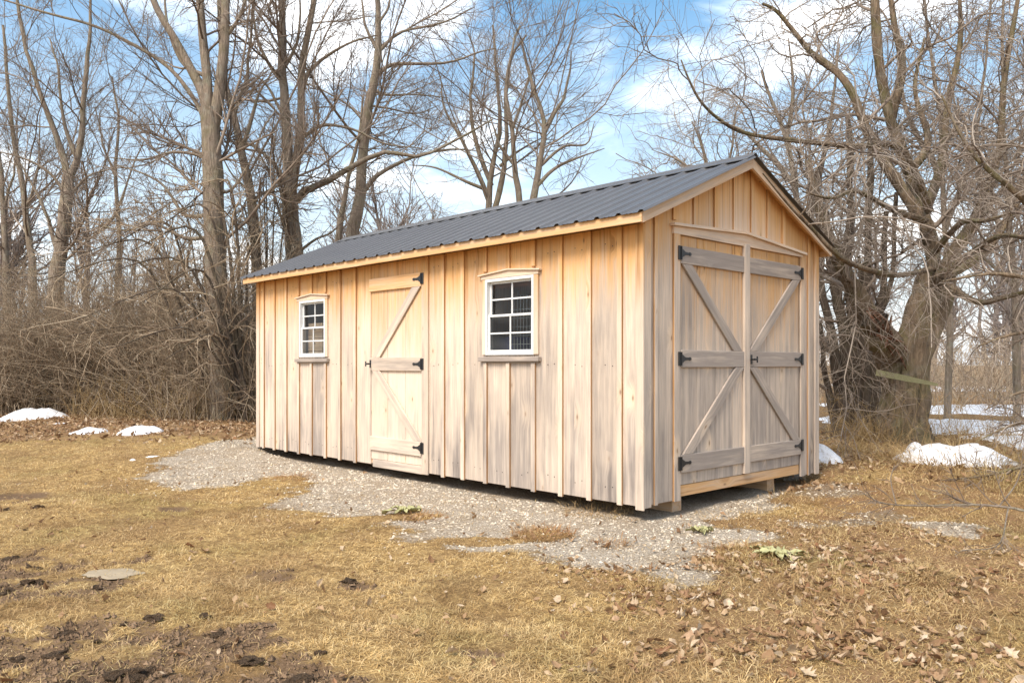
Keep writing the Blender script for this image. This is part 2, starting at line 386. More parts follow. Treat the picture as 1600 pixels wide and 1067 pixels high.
# matted straw-coloured lawn: thin bent blades
def blades(name, x, y, v, r, L, wid, lift, bend=.4):
    n = len(x); z = zt(x, y)
    a = r.random(n)*2*np.pi; l = L*(.5+r.random(n)); e = lift*(.15+r.random(n)*1.1)
    w = wid*(.7+.6*r.random(n))*np.clip(v/5., 1, 2.6)
    h = np.stack([np.cos(a), np.sin(a), 0*a], 1); s = np.stack([-np.sin(a), np.cos(a), 0*a], 1)
    b = np.stack([x, y, z-.004], 1)
    up = np.array([0, 0, 1.])
    m = b + h*(l*.5*np.cos(e))[:, None] + up*(l*.5*np.sin(e))[:, None]
    e2 = e-bend*(.4+r.random(n))
    a2 = a+(r.random(n)-.5)*.9; h2 = np.stack([np.cos(a2), np.sin(a2), 0*a2], 1)
    t = m + h2*(l*.55*np.cos(e2))[:, None] + up*(l*.55*np.sin(e2))[:, None]
    tilt = (r.random(n)-.5)[:, None]*.8*up
    V = np.stack([b, m+(s+tilt)*w[:, None]/2, t, m-(s+tilt)*w[:, None]/2], 1).reshape(-1, 3)
    i = np.arange(n)[:, None]*4
    F = np.concatenate([i+np.array([0, 1, 3]), i+np.array([1, 2, 3])])
    return np_mesh(name, V, F)
def mat_blades(name, ramp, green):
    t = NT(name); p = t.pos(); r = t.island()
    c = t.ramp(r, ramp)
    big = t.noise(p, .9, 4)
    c = t.mix(t.rng(big, .50, .66, 0, .38), c, t.mix(r, green, tuple(q*1.9 for q in green)))
    c = t.mix(t.rng(t.noise(t.map(p, (1, 1, 1), (3, 7, 1)), 2.1, 4), .5, .68, 0, .55), c, (.33, .185, .075))
    c = t.mix(t.rng(t.noise(t.map(p, (1, 1, 1), (9, 2, 4)), 1.3, 5, .62), .46, .64, 0, .55), c, (.40, .255, .125))
    c = t.mix(t.rng(t.noise(p, 13, 4, .65), .40, .56, .45, 0), c, (.26, .155, .062))
    c = t.mix(t.rng(t.noise(p, 2.7, 3), .55, .7, 0, .35), c, (.70, .53, .30))
    m = t.fin(c, .75, .15)
    tr = t.n.new('ShaderNodeBsdfTranslucent'); t._in(tr.inputs[0], c)
    mx = t.n.new('ShaderNodeMixShader'); mx.inputs[0].default_value = .25
    t.l.new(t.b.outputs[0], mx.inputs[1]); t.l.new(tr.outputs[0], mx.inputs[2]); t.l.new(mx.outputs[0], t.out.inputs[0])
    return m
M['blades'] = mat_blades('lawn_blades', [(0., (.47, .30, .11)), (.35, (.67, .46, .195)), (.7, (.76, .56, .265)), (1., (.82, .64, .36))], (.15, .165, .04))
M['tall'] = mat_blades('tall_dead_grass', [(0., (.34, .23, .10)), (.5, (.55, .395, .19)), (1., (.70, .54, .30))], (.15, .17, .04))
def d_lawn(x, y): return (1-.93*sst(.3, .6, m_gravel(x, y)))*(1-.9*sst(.25, .5, m_mud(x, y)))*(1-.35*m_leaf(x, y))*(.35+.65*sst(.3, .55, fbm(x*4, y*4, 201)))
x, y, v, r = sample(400000, d_lawn, 2.6, 13, .74, 2.05, 3)
tag(link('lawn_grass', blades('lawn_grass', x, y, v, r, .040, .0030, .65), M['blades']), 'matted straw coloured lawn grass in front of the shed', 'grass', kind='stuff')
# longer tousled grass towards the right corner, under the old tree and beside the gravel
def d_tall(x, y):
    u = ((x-CAM[0])*RGT[0]+(y-CAM[1])*RGT[1]); w = (x-CAM[0])*FWD[0]+(y-CAM[1])*FWD[1]
    d = sst(.0, .3, u/w+(fbm(x, y, 211)-.5)*.3)*sst(.42, .62, fbm(x*2.3, y*2.3, 213))*.8
    d = np.maximum(d, sst(8.6, 10.2, w)*sst(.28, .36, u/w)*.9)
    return d*(1-.92*sst(.25, .5, m_gravel(x, y)))
x, y, v, r = sample(105000, d_tall, 2.6, 15, .74, 1.8, 5)
tag(link('tousled_grass', blades('tousled_grass', x, y, v, r, .10, .0040, .95, .9), M['tall']), 'longer tousled dead grass to the right of the gravel', 'grass', kind='stuff')

# taller clumps the mower missed
def d_clump(x, y): return d_lawn(x, y)*sst(.58, .68, fbm(x*3.1, y*3.1, 221, 3))
x, y, v, r = sample(120000, d_clump, 2.6, 9, .74, 1.9, 6)
tag(link('grass_clumps', blades('grass_clumps', x, y, v, r, .062, .0030, 1.05, .7), M['tall']), 'taller clumps of straw and green grass over the lawn', 'grass', kind='stuff')

# crushed stone on the pad
def stones(name, n, near, far, seed, size, fn):
    x, y, v, r = sample(n, fn, near, far, .72, 1.8, seed); n = len(x)
    oc = np.array([[1, 0, 0], [-1, 0, 0], [0, 1, 0], [0, -1, 0], [0, 0, 1], [0, 0, -1.]])
    of = np.array([[0, 2, 4], [2, 1, 4], [1, 3, 4], [3, 0, 4], [2, 0, 5], [1, 2, 5], [3, 1, 5], [0, 3, 5]])
    s = size*(.45+r.random((n, 1, 1))**2*1.5)*np.clip(v/6, .8, 1.5)[:, None, None]*(.6+.8*r.random((n, 1, 3)))*np.array([1, 1, .7])
    V = oc[None]*s*(.75+.5*r.random((n, 6, 1))) + (r.random((n, 6, 3))-.5)*s*.55
    a = r.random(n)*6.28; ca, sa = np.cos(a)[:, None], np.sin(a)[:, None]
    V = np.stack([V[..., 0]*ca-V[..., 1]*sa, V[..., 0]*sa+V[..., 1]*ca, V[..., 2]], -1)
    V += np.stack([x, y, zt(x, y)+.002], 1)[:, None]
    return np_mesh(name, V.reshape(-1, 3), (np.arange(n)[:, None, None]*6+of[None]).reshape(-1, 3))
t = NT('crushed_limestone'); isl = t.island()
M['stone'] = t.fin(t.mix(t.rng(t.noise(t.pos(), 2.6, 4), .48, .68, 0, .45), t.ramp(isl, [(0, (.30, .24, .17)), (.35, (.46, .385, .29)), (.75, (.55, .475, .37)), (1, (.62, .55, .45))]), (.36, .29, .20)), .9, .15)
tag(link('crushed_stone', stones('crushed_stone', 80000, 3.6, 13, 31, .0068, lambda x, y: np.clip(sst(.12, .75, m_gravel(x, y)+(fbm(x*7, y*7, 36)-.5)*.4)+.05*sst(.7, 0, poly_sd(x, y, GRAVEL_POLY)), 0, 1)), M['stone']), 'pale crushed stone spread round the shed', 'gravel', kind='stuff')

# snow mounds
def mound(name, loc, rx, ry, h, rot, seed, rough=.3, na=44, nr=9, slope=False):
    r = np.random.default_rng(seed); ca, sa = math.cos(rot), math.sin(rot)
    A = np.linspace(0, 2*np.pi, na, endpoint=False)
    rad = 1+rough*(2*fbm(np.cos(A)*1.6+seed, np.sin(A)*1.6+seed, seed)-1)*1.6 + .12*(vnoise(np.cos(A)*5+9, np.sin(A)*5+seed, seed)-.5)
    V = []; lx, ly = loc[0], loc[1]
    z0 = float(zt(lx, ly))
    for k in range(nr+1):
        f = k/nr
        if k == 0: V.append((0., 0., h*(.35+1.25*float(fbm(seed*3., 0., seed+5))))); continue
        px = rx*rad*np.cos(A)*f; py = ry*rad*np.sin(A)*f
        X_ = px*ca-py*sa; Y_ = px*sa+py*ca
        prof = (1-f**1.7)**1.05
        zz = h*prof*(.35+1.25*fbm(X_*2.6+seed*3, Y_*2.6, seed+5)) + .05*(fbm(X_*9, Y_*9, seed+8)-.5)*prof
        gz = zt(lx+X_, ly+Y_)-z0
        V += list(zip(X_, Y_, gz+zz-(.03 if k == nr else 0)))
    F = []; T = []
    for j in range(na): T.append((0, 1+j, 1+(j+1) % na))
    for k in range(nr-1):
        for j in range(na):
            a = 1+k*na+j; b = 1+k*na+(j+1) % na; F.append((a, a+na, b+na, b))
    me = np_mesh(name, V, [np.array(T), np.array(F)], True)
    return link(name, me, M['snow'], None, (lx, ly, z0))
def snow(px, py, wpx, dep, h, label, seed, z=-.06, rot=None, rough=.3):
    c = G(px, py, z); d = (c-CAM)@FWD
    o = mound('snow_patch', c[:2]+FWD[:2]*dep, wpx/2*d/FPX, dep, h, YAW if rot is None else rot, seed, rough)
    return tag(o, label, 'snow', 'leftover snow patches')
snow(20, 660, 105, .65, .24, 'large rounded snow heap at the left edge before the brush', 3)
snow(5, 638, 70, .6, .22, 'dirty snow heap behind the large heap at the left edge', 4)
snow(128, 682, 62, .30, .075, 'small flat snow patch left of the wider low one', 5)
snow(203, 685, 78, .36, .13, 'low wedge of snow nearest the far end of the shed', 6)
snow(88, 667, 26, .12, .03, 'sliver of snow just behind the small flat patch', 7)
snow(236, 716, 22, .06, .02, 'thin ice scrap at the edge of the gravel pad', 8)
snow(205, 719, 10, .04, .015, 'tiny white crumb of ice on the lawn before the gravel', 18)
snow(1294, 732, 80, .45, .24, 'bright snow heap against the back corner of the shed', 9)
snow(1548, 740, 190, .60, .27, 'broad snow heap right of the old tree trunk', 10)
snow(1440, 718, 30, .16, .14, 'small bluish snow lump between old trunk and broad heap', 11)
for i, (px, py, w, dep) in enumerate([(1530, 668, 330, 2.6), (1530, 640, 420, 2.6), (1500, 608, 240, 3.5), (1330, 660, 90, 1.4), (1310, 604, 60, 3.0), (1640, 700, 150, 1.5)]):
    c = G(px, py, -.02); d = (c-CAM)@FWD
    tag(mound('snow_field', c[:2], w/2*d/FPX, dep, .10, YAW, 40+i, .42, 90, 12), kind='structure')

# flat stone slab, clods, straw tufts
def lump_mesh(name, seed, sub=2, flat=.6, rough=.5):
    bm = bmesh.new(); bmesh.ops.create_icosphere(bm, subdivisions=sub, radius=1)
    from mathutils import noise as mn
    for v in bm.verts:
        k = 1+rough*mn.noise(v.co*1.7+Vector((seed*3.1, seed, 0)))+.35*rough*mn.noise(v.co*4.5+Vector((seed, 7, 1)))
        v.co *= k; v.co.z *= flat
    me = bpy.data.meshes.new(name); bm.to_mesh(me); bm.free(); return me
t = NT('turned_soil'); n = t.noise(t.obj(), 5, 5); t.bump(n, 1, .2)
M['soil'] = t.fin(t.mix(t.rng(n, .3, .7), (.115, .073, .045), (.27, .18, .11)), .95, .1)
clod_meshes = [lump_mesh('dirt_clod', i, 2, .62, .9) for i in range(6)]
cr = random.Random(5)
clod_px = [(205, 1052), (190, 1040), (225, 1045), (215, 1060), (110, 1060), (95, 1065), (12, 862), (22, 858), (48, 878), (25, 905), (42, 902), (12, 918), (5, 925), (60, 900), (70, 908), (40, 824), (340, 988), (355, 1002), (320, 962), (195, 970), (240, 963), (470, 1063), (25, 1022), (90, 1020), (105, 985), (150, 998), (60, 880), (130, 1062), (60, 792), (10, 795), (235, 1038), (178, 1058), (500, 1015), (390, 1030), (545, 903), (150, 914)]
for px, py in clod_px:
    c = G(px, py, -.11); k = cr.uniform(.016, .042)*(1.3 if px in (205, 12, 48, 42, 215) else 1)
    o = link('dirt_clod', clod_meshes[cr.randrange(6)], M['soil'], None, (c[0], c[1], float(zt(c[0], c[1]))+k*.15)); o.scale = (k*cr.uniform(.8, 1.5), k, k*cr.uniform(.6, .9)); o.rotation_euler = (0, 0, cr.uniform(0, 6.28))
    big_ = 'Large' if k > .036 else 'Small'
    where = 'near the bottom edge at left' if py > 1000 else ('on the worn lawn at the left edge' if px < 110 else 'alone on the lawn left of centre')
    lab = f'{big_.lower()} dark lump of turned up soil {where}'
    tag(o, lab, 'dirt clod', lab.replace('lump', 'lumps'))
def d_crumb(x, y): return sst(.3, .6, m_mud(x, y))
x, y, v, r = sample(60000, d_crumb, 2.7, 6.5, .74, 1.6, 41); n = len(x)
oc = np.array([[1, 0, 0], [-1, 0, 0], [0, 1, 0], [0, -1, 0], [0, 0, 1], [0, 0, -1.]]); of = np.array([[0, 2, 4], [2, 1, 4], [1, 3, 4], [3, 0, 4]])
V = oc[None]*(.004+.013*r.random((n, 1, 1))**3)*(.6+.8*r.random((n, 6, 1)))*(1+.5*r.normal(0, .4, (n, 6, 3)))+np.stack([x, y, zt(x, y)+.001], 1)[:, None]
tag(link('soil_crumbs', np_mesh('soil_crumbs', V.reshape(-1, 3), (np.arange(n)[:, None, None]*6+of[None]).reshape(-1, 3)), M['soil']), 'crumbled dark soil on the worn lawn', 'soil', kind='stuff')
t = NT('flat_stone_face'); n = t.noise(t.obj(), 2, 5)
M['slab'] = t.fin(t.mix(n, (.27, .215, .14), (.37, .30, .21)), .85, .2)
c = G(175, 893, -.12); o = link('flat_stone', lump_mesh('flat_stone', 9, 3, .10, .3), M['slab'], None, (c[0], c[1], float(zt(c[0], c[1]))-.006)); o.scale = (.19, .11, .14); o.rotation_euler = (0, 0, YAW)
tag(o, 'flat grey stone sunk in the lawn at left', 'stone')
# ------------------------------------------------------------------ the shed: board and batten, origin at the near bottom corner, long wall along -x, gable along +y
LEN, WID = 6.79, 3.05
EAVE_A, SLOPE, RIDGE = .172, .423, 3.094
def roof_z(y): return RIDGE-SLOPE*abs(y-WID/2)          # top of the sheathing
shed = empty('garden_shed', (0, 0, 0))
tag(shed, 'pine board and batten garden shed with charcoal metal gable roof on gravel', 'shed')
br_ = random.Random(21)
def board(name, parent, c, ex, ez, w, th, L, dtop=None, grey=0., bev=.002, mat='wood', post=None, jit=0., tone=None, edge=False):
    """plank: c centre of its outer face, ex across, ez along the grain; its outer side is ez x ex"""
    ex = Vector(ex).normalized(); ez = Vector(ez).normalized(); ey = ez.cross(ex)
    bm = bmesh.new(); bmesh.ops.create_cube(bm, size=1)
    for v in bm.verts: v.co = Vector((v.co.x*w, v.co.y*th, v.co.z*L))
    if bev: bmesh.ops.bevel(bm, geom=list(bm.edges), offset=bev, segments=1, affect='EDGES')
    off = Vector((br_.uniform(-40, 40), br_.uniform(-40, 40), br_.uniform(-40, 40)))
    gc = [v.co+off for v in bm.verts]; c = Vector(c)
    j = br_.uniform(-jit, jit)
    pts = []
    for v in bm.verts:
        p = c+ex*v.co.x+ey*(v.co.y-th/2+j)+ez*v.co.z
        if post: p = post(p, v.co)
        pts.append(p)
    for v, p in zip(bm.verts, pts): v.co = p
    bmesh.ops.recalc_face_normals(bm, faces=bm.faces)
    me = bpy.data.meshes.new(name); bm.to_mesh(me); bm.free()
    if mat == 'wood':
        dt = [dtop(p) if callable(dtop) else (9 if dtop is None else dtop) for p in pts]
        a = me.attributes.new('gc', 'FLOAT_VECTOR', 'POINT'); a.data.foreach_set('vector', [q for g in gc for q in g])
        a = me.attributes.new('dtop', 'FLOAT', 'POINT'); a.data.foreach_set('value', dt)
        g = grey+br_.uniform(-.12, .12)
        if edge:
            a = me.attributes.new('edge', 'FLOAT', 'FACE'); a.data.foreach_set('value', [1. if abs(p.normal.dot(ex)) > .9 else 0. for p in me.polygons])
        a = me.attributes.new('grey', 'FLOAT', 'POINT'); a.data.foreach_set('value', [g]*len(pts))
        tn = tone if tone else br_.uniform(.88, 1.08)
        a = me.attributes.new('tone', 'FLOAT', 'POINT'); a.data.foreach_set('value', [tn]*len(pts))
    return link(name, me, M[mat], parent)
# along z with ex=+x : outer = z x x = +y  -> for the front (outer -y) use ex=-x ; gable (outer +x): ex=-y -> z x -y = +x
FX, GX = (-1, 0, 0), (0, -1, 0)
UP = (0, 0, 1)
TOPF = 2.31
dF = lambda p: TOPF-p[2]
dG = lambda p: roof_z(p[1])-.03-p[2]
def fboard(name, par, x0, x1, z0, z1, proud=0., th=.022, **k):
    k.setdefault('dtop', dF)
    return board(name, par, ((x0+x1)/2, -proud, (z0+z1)/2), FX, UP, abs(x1-x0), th, z1-z0, **k)
def gboard(name, par, y0, y1, z0, z1, proud=0., th=.022, slope=False, **k):
    k.setdefault('dtop', dG)
    if slope:
        h = (z1-z0)
        k['post'] = lambda p, l: Vector((p.x, p.y, roof_z(p.y)-.028)) if l.z > 0 else p
    return board(name, par, (proud, (y0+y1)/2, (z0+z1)/2), GX, UP, abs(y1-y0), th, z1-z0, **k)
# --- front wall
BAT = [-.227, -.571, -.905, -1.247, -1.594, -1.92, -2.266, -2.585]
BATL = [-4.262, -4.603, -4.935, -5.281, -5.607, -5.944, -6.274, -6.593]
W1 = (-5.580, -4.938, 1.255, 1.985); W2 = (-1.915, -1.243, 1.255, 1.995)
edges = [-.0] + BAT + [-2.86]
edgesL = [-3.945] + BATL + [-LEN]
T1 = 2.318
for es in (edges, edgesL):
    for a, b in zip(es[:-1], es[1:]):
        wnd = next((w for w in (W1, W2) if a <= w[1]+.03 and b >= w[0]-.05), None)
        g = .15+.12*sst(-4.5, 0, a)
        if wnd:
            fboard('wall_board', shed, b+.002, a-.002, br_.uniform(-.003, .004), wnd[2]-.002, jit=.0015, grey=g+.28)
            fboard('wall_board', shed, b+.002, a-.002, wnd[3]+.002, T1, jit=.0015, grey=-.1)
        else:
            fboard('wall_board', shed, b+.002, a-.002, br_.uniform(-.003, .004), T1, jit=.0015, grey=g)
for q, x in enumerate(BAT+BATL):
    w = .052; cut = None
    if -2.0 < x < -1.2: cut = W2
    if -5.7 < x < -4.9: cut = W1
    zb = -.012+br_.uniform(-.006, .004)
    x += br_.uniform(-.004, .004)
    if cut:
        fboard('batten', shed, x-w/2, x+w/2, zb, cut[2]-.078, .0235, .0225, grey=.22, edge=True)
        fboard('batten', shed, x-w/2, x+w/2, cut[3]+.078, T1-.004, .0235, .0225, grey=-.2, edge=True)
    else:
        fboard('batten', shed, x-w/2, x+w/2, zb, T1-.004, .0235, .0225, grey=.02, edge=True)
fboard('corner_board', shed, -.062, .021, -.028, T1-.003, .021, .0205, grey=-.05)
fboard('corner_board', shed, -LEN-.012, -LEN+.072, -.010, T1-.003, .0195, .0185, grey=.05)
fboard('door_jamb', shed, -2.945, -2.835, -.018, T1-.003, .0205, .019, grey=.0)
# nail heads along the boards, two rows
NV, NF = [], []
for x in [q+o for q in BAT+BATL for o in (-.17, -.09)]:
    if W1[0]-.1 < x < W1[1]+.1 or W2[0]-.1 < x < W2[1]+.1: zz_ = (.14,)
    elif -4.0 < x < -2.8: continue
    else: zz_ = (.14, 1.16, 2.18)
    for z in zz_:
        z += br_.uniform(-.02, .02); b = len(NV)
        NV += [(x+.0045*math.cos(a), -.0035+h, z+.0045*math.sin(a)) for h in (0, .004) for a in (0, 1.05, 2.1, 3.14, 4.19, 5.24)]
        NF += [(b, b+1, b+2, b+3), (b, b+3, b+4, b+5)]+[(b+j, b+6+j, b+6+(j+1) % 6, b+(j+1) % 6) for j in range(6)]
tag(link('nail', np_mesh('nail', NV, np.array(NF)), M['black_iron'], shed), kind='stuff')
# back wall and far gable (seen from the side only through a window)
for k in range(20):
    a = -LEN+k*LEN/20
    board('wall_board', shed, (a+LEN/40, WID, 1.155), (1, 0, 0), UP, LEN/20-.004, .022, 2.31, dtop=lambda p: TOPF-p[2], grey=.2, bev=0)
for k in range(9):
    y = k*WID/9
    board('wall_board', shed, (-LEN, y+WID/18, 1.3), (0, 1, 0), UP, WID/9-.004, .022, 2.6, dtop=dG, grey=.2, bev=0,
          post=lambda p, l: Vector((p.x, p.y, roof_z(p.y)-.03)) if l.z > 0 else p)
# studs and floor inside
for x in (-.62, -1.98, -2.72, -4.05, -4.84, -5.66, -6.3): fboard('stud', shed, x-.02, x+.02, .12, 2.25, -.026, .085, dtop=.5, grey=-.3, bev=0)
for x in (-1.0, -2.2, -3.4, -4.6, -5.8): board('stud', shed, (x, WID-.026, 1.15), (-1, 0, 0), UP, .04, .085, 2.2, dtop=.5, grey=-.3, bev=0)
board('floor', shed, (-LEN/2, WID/2, .10), (0, 1, 0), (1, 0, 0), WID-.06, .06, LEN-.06, mat='dark_floor', bev=0)
# --- gable wall
HB = 2.33
gb = [(0.0, .160), (.160, .412)]
for a, b in gb: gboard('wall_board', shed, a+.002+(.0 if a else .003), b-.002, .004, 2.5, slope=True, grey=.34, jit=.0015)
for a, b in [(2.735, 2.83), (2.83, 3.048)]: gboard('wall_board', shed, a+.002, b-.002, .004, 2.5, slope=True, grey=.36, jit=.0015)
GB = [.412, .735, 1.065, 1.385, 1.695, 2.0, 2.3, 2.735]
mid = WID/2
for a, b in zip(GB[:-1], GB[1:]):
    segs = [(a, b)] if not (a < mid < b) else [(a, mid), (mid, b)]
    for s, e in segs: gboard('wall_board', shed, s+.0015, e-.0015, HB-.02, 2.5, slope=True, grey=-.15, jit=.0015)
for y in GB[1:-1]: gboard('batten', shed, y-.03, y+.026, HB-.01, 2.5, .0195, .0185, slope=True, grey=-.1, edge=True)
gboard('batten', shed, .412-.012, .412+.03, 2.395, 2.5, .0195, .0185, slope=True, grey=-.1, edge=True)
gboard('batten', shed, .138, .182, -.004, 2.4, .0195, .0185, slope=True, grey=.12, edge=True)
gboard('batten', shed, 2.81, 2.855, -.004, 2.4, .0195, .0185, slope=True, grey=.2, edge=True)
gboard('corner_board', shed, .001, .088, -.012, 2.4, .0205, .0195, slope=True, grey=.38, edge=False)
gboard('corner_board', shed, 2.968, 3.052, -.008, 2.4, .0205, .0195, slope=True, grey=.36)
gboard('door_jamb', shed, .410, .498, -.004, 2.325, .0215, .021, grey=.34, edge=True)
gboard('door_jamb', shed, 2.648, 2.738, -.002, 2.30, .0215, .021, grey=.36)
# peaked header over the double doors
def header(par, dirf, s0, s1, zl, zp, zr, zb, proud, th, name, cap=.012, grey=.0, capt=.018):
    """five-sided board whose top rises to a low peak, with a thin cap strip along it; dirf(s, z, out) -> point"""
    sm = (s0+s1)/2
    def prism(nm, pl, o0, o1, gr):
        n = len(pl); V = [dirf(s, z, o0) for s, z in pl]+[dirf(s, z, o1) for s, z in pl]
        bm = bmesh.new(); vs = [bm.verts.new(v) for v in V]
        bm.faces.new(vs[:n]); bm.faces.new(vs[n:][::-1])
        for i in range(n): bm.faces.new((vs[i], vs[i+n], vs[(i+1) % n+n], vs[(i+1) % n]))
        bmesh.ops.recalc_face_normals(bm, faces=bm.faces)
        me = bpy.data.meshes.new(nm); bm.to_mesh(me); bm.free()
        o1_ = br_.uniform(-30, 30)
        a = me.attributes.new('gc', 'FLOAT_VECTOR', 'POINT'); a.data.foreach_set('vector', [q for (s, z) in pl+pl for q in (z+o1_, 0, s+o1_)])
        for k, vv in (('dtop', .62), ('grey', gr), ('tone', 1.)):
            a = me.attributes.new(k, 'FLOAT', 'POINT'); a.data.foreach_set('value', [vv]*(2*n))
        return link(nm, me, M['wood'], par)
    c = capt
    prism(name, [(s0, zb), (s1, zb), (s1, zr-c), (sm, zp-c), (s0, zl-c)], -.004, proud, grey)
    e = .03
    prism(name+'_cap', [(s0-e, zl-c+.001), (sm, zp-c+.001), (s1+e, zr-c+.001), (s1+e, zr), (sm, zp), (s0-e, zl)], -.003, proud+cap, grey+.1)
header(shed, lambda s, z, o: Vector((o, s, z)), .40, 2.69, 2.362, 2.412, 2.322, 2.278, .024, .02, 'door_header', .030, -.02, .024)

# --- hardware
def hinge(parent, org, u, out, z=(0, 0, 1), s=1.):
    """black tee hinge: knuckle plate upright at org, strap pointing along u"""
    u = Vector(u); out = Vector(out); z = Vector(z); org = Vector(org); bm = bmesh.new()
    def quad_prism(pl, t0, t1):
        n = len(pl); vs = [bm.verts.new(org+u*a*s+z*b*s+out*t0) for a, b in pl]+[bm.verts.new(org+u*a*s+z*b*s+out*t1) for a, b in pl]
        bm.faces.new(vs[:n]); bm.faces.new(vs[n:][::-1])
        for i in range(n): bm.faces.new((vs[i], vs[i+n], vs[(i+1) % n+n], vs[(i+1) % n]))
    quad_prism([(-.040, -.06), (-.008, -.06), (-.008, .06), (-.040, .06)], 0, .005)
    quad_prism([(-.006, -.058), (.006, -.058), (.006, .058), (-.006, .058)], 0, .012)
    quad_prism([(.008, -.042), (.030, -.030), (.060, -.014), (.118, -.009), (.118, .009), (.060, .014), (.030, .030), (.008, .042)], .0005, .0055)
    quad_prism([(.116, -.014), (.142, -.014), (.152, 0), (.142, .014), (.116, .014)], .001, .006)
    bmesh.ops.recalc_face_normals(bm, faces=bm.faces)
    me = bpy.data.meshes.new('hinge'); bm.to_mesh(me); bm.free()
    h = link('hinge', me, M['black_iron'], parent)
    return h
def handle(parent, org, u, out):
    """turn latch: upright plate with a cross lever on a stub"""
    u = Vector(u); out = Vector(out); z = Vector((0, 0, 1)); org = Vector(org); bm = bmesh.new()
    def bx(a0, a1, b0, b1, t0, t1):
        vs = [bm.verts.new(org+u*a+z*b+out*t) for t in (t0, t1) for a, b in ((a0, b0), (a1, b0), (a1, b1), (a0, b1))]
        for f in ((0, 1, 2, 3), (7, 6, 5, 4), (0, 4, 5, 1), (1, 5, 6, 2), (2, 6, 7, 3), (3, 7, 4, 0)): bm.faces.new([vs[i] for i in f])
    bx(-.016, .016, -.045, .045, 0, .004); bx(-.008, .008, -.008, .008, .004, .05); bx(-.012, .045, -.010, .010, .05, .066); bx(-.018, -.006, -.03, .03, .05, .062)
    bmesh.ops.recalc_face_normals(bm, faces=bm.faces)
    bmesh.ops.bevel(bm, geom=list(bm.edges), offset=.002, segments=1, affect='EDGES')
    me = bpy.data.meshes.new('handle'); bm.to_mesh(me); bm.free(); return link('handle', me, M['black_iron'], parent)

# --- single door on the long wall
door = board('door', shed, (-3.445, .012, 1.19), FX, UP, .975, .02, 2.25, dtop=dF, bev=0)
dD = lambda p: dF(p)*.55+.12
for a, b in [(-3.936, -3.601), (-3.601, -3.262), (-3.262, -2.952)]:
    fboard('plank', door, a+.003, b-.003, .068, 2.316, -.001, .011, dtop=dD, grey=.05, jit=.0008)
def rail_f(par, x0, x1, z0, z1, proud, grey, name='rail', dt=None):
    # grain along x: ez=+x, outer -y  => ex with x cross ex = -y -> ex=+z (x x z = -y)
    return board(name, par, ((x0+x1)/2, -proud, (z0+z1)/2), UP, (1, 0, 0), z1-z0, .0215, x1-x0, dtop=(lambda p: .5*dF(p)+.2) if dt is None else dt, grey=grey, bev=.003)
rail_f(door, -3.945, -2.955, 2.004, 2.152, .024, -.12)
rail_f(door, -3.925, -2.953, 1.090, 1.238, .024, .42)
rail_f(door, -3.935, -2.955, .172, .330, .024, .40)
rail_f(door, -3.900, -2.948, -.025, .064, .004, .45, 'sill_board')
def diag(par, a, b, w, axis, proud, grey, th=.0215, dt=1.2):
    """brace from a to b (s,z) cut level at both ends; axis 'F' front or 'G' gable"""
    a = Vector(a); b = Vector(b); L = b-a
    hw = w/2*L.length/abs(L.y)                     # half width measured level
    pl = [(a.x-hw, a.y), (a.x+hw, a.y), (b.x+hw, b.y), (b.x-hw, b.y)]
    P = (lambda s, z, o: Vector((s, -o, z))) if axis == 'F' else (lambda s, z, o: Vector((o, s, z)))
    bm = bmesh.new(); vs = [bm.verts.new(P(s, z, o)) for o in (proud-th, proud) for s, z in pl]
    for f in ((0, 1, 2, 3), (7, 6, 5, 4), (0, 4, 5, 1), (1, 5, 6, 2), (2, 6, 7, 3), (3, 7, 4, 0)): bm.faces.new([vs[i] for i in f])
    bmesh.ops.recalc_face_normals(bm, faces=bm.faces)
    bmesh.ops.bevel(bm, geom=list(bm.edges), offset=.003, segments=1, affect='EDGES')
    me = bpy.data.meshes.new('brace'); bm.to_mesh(me); bm.free()
    e = L.normalized(); off = br_.uniform(-30, 30)
    gc = []
    for v in me.vertices:
        s = v.co.x if axis == 'F' else v.co.y; q = Vector((s, v.co.z))-a
        gc += [q.x*e.y-q.y*e.x+off, 0, q.dot(e)+off]
    n = len(me.vertices)
    at_ = me.attributes.new('gc', 'FLOAT_VECTOR', 'POINT'); at_.data.foreach_set('vector', gc)
    for k, vv in (('dtop', dt), ('grey', grey), ('tone', 1.)):
        x = me.attributes.new(k, 'FLOAT', 'POINT'); x.data.foreach_set('value', [vv]*n)
    return link('brace', me, M['wood'], par)
diag(door, (-3.815, 1.2395), (-3.045, 2.0025), .105, 'F', .0225, .45, .020, 1.2)
diag(door, (-3.020, .3315), (-3.815, 1.0885), .105, 'F', .0225, .35, .020, 1.2)
for z in (2.086, 1.166, .262): hinge(door, (-2.945, -.0245, z), (-1, 0, 0), (0, -1, 0))
handle(door, (-3.915, -.0245, 1.168), (1, 0, 0), (0, -1, 0))

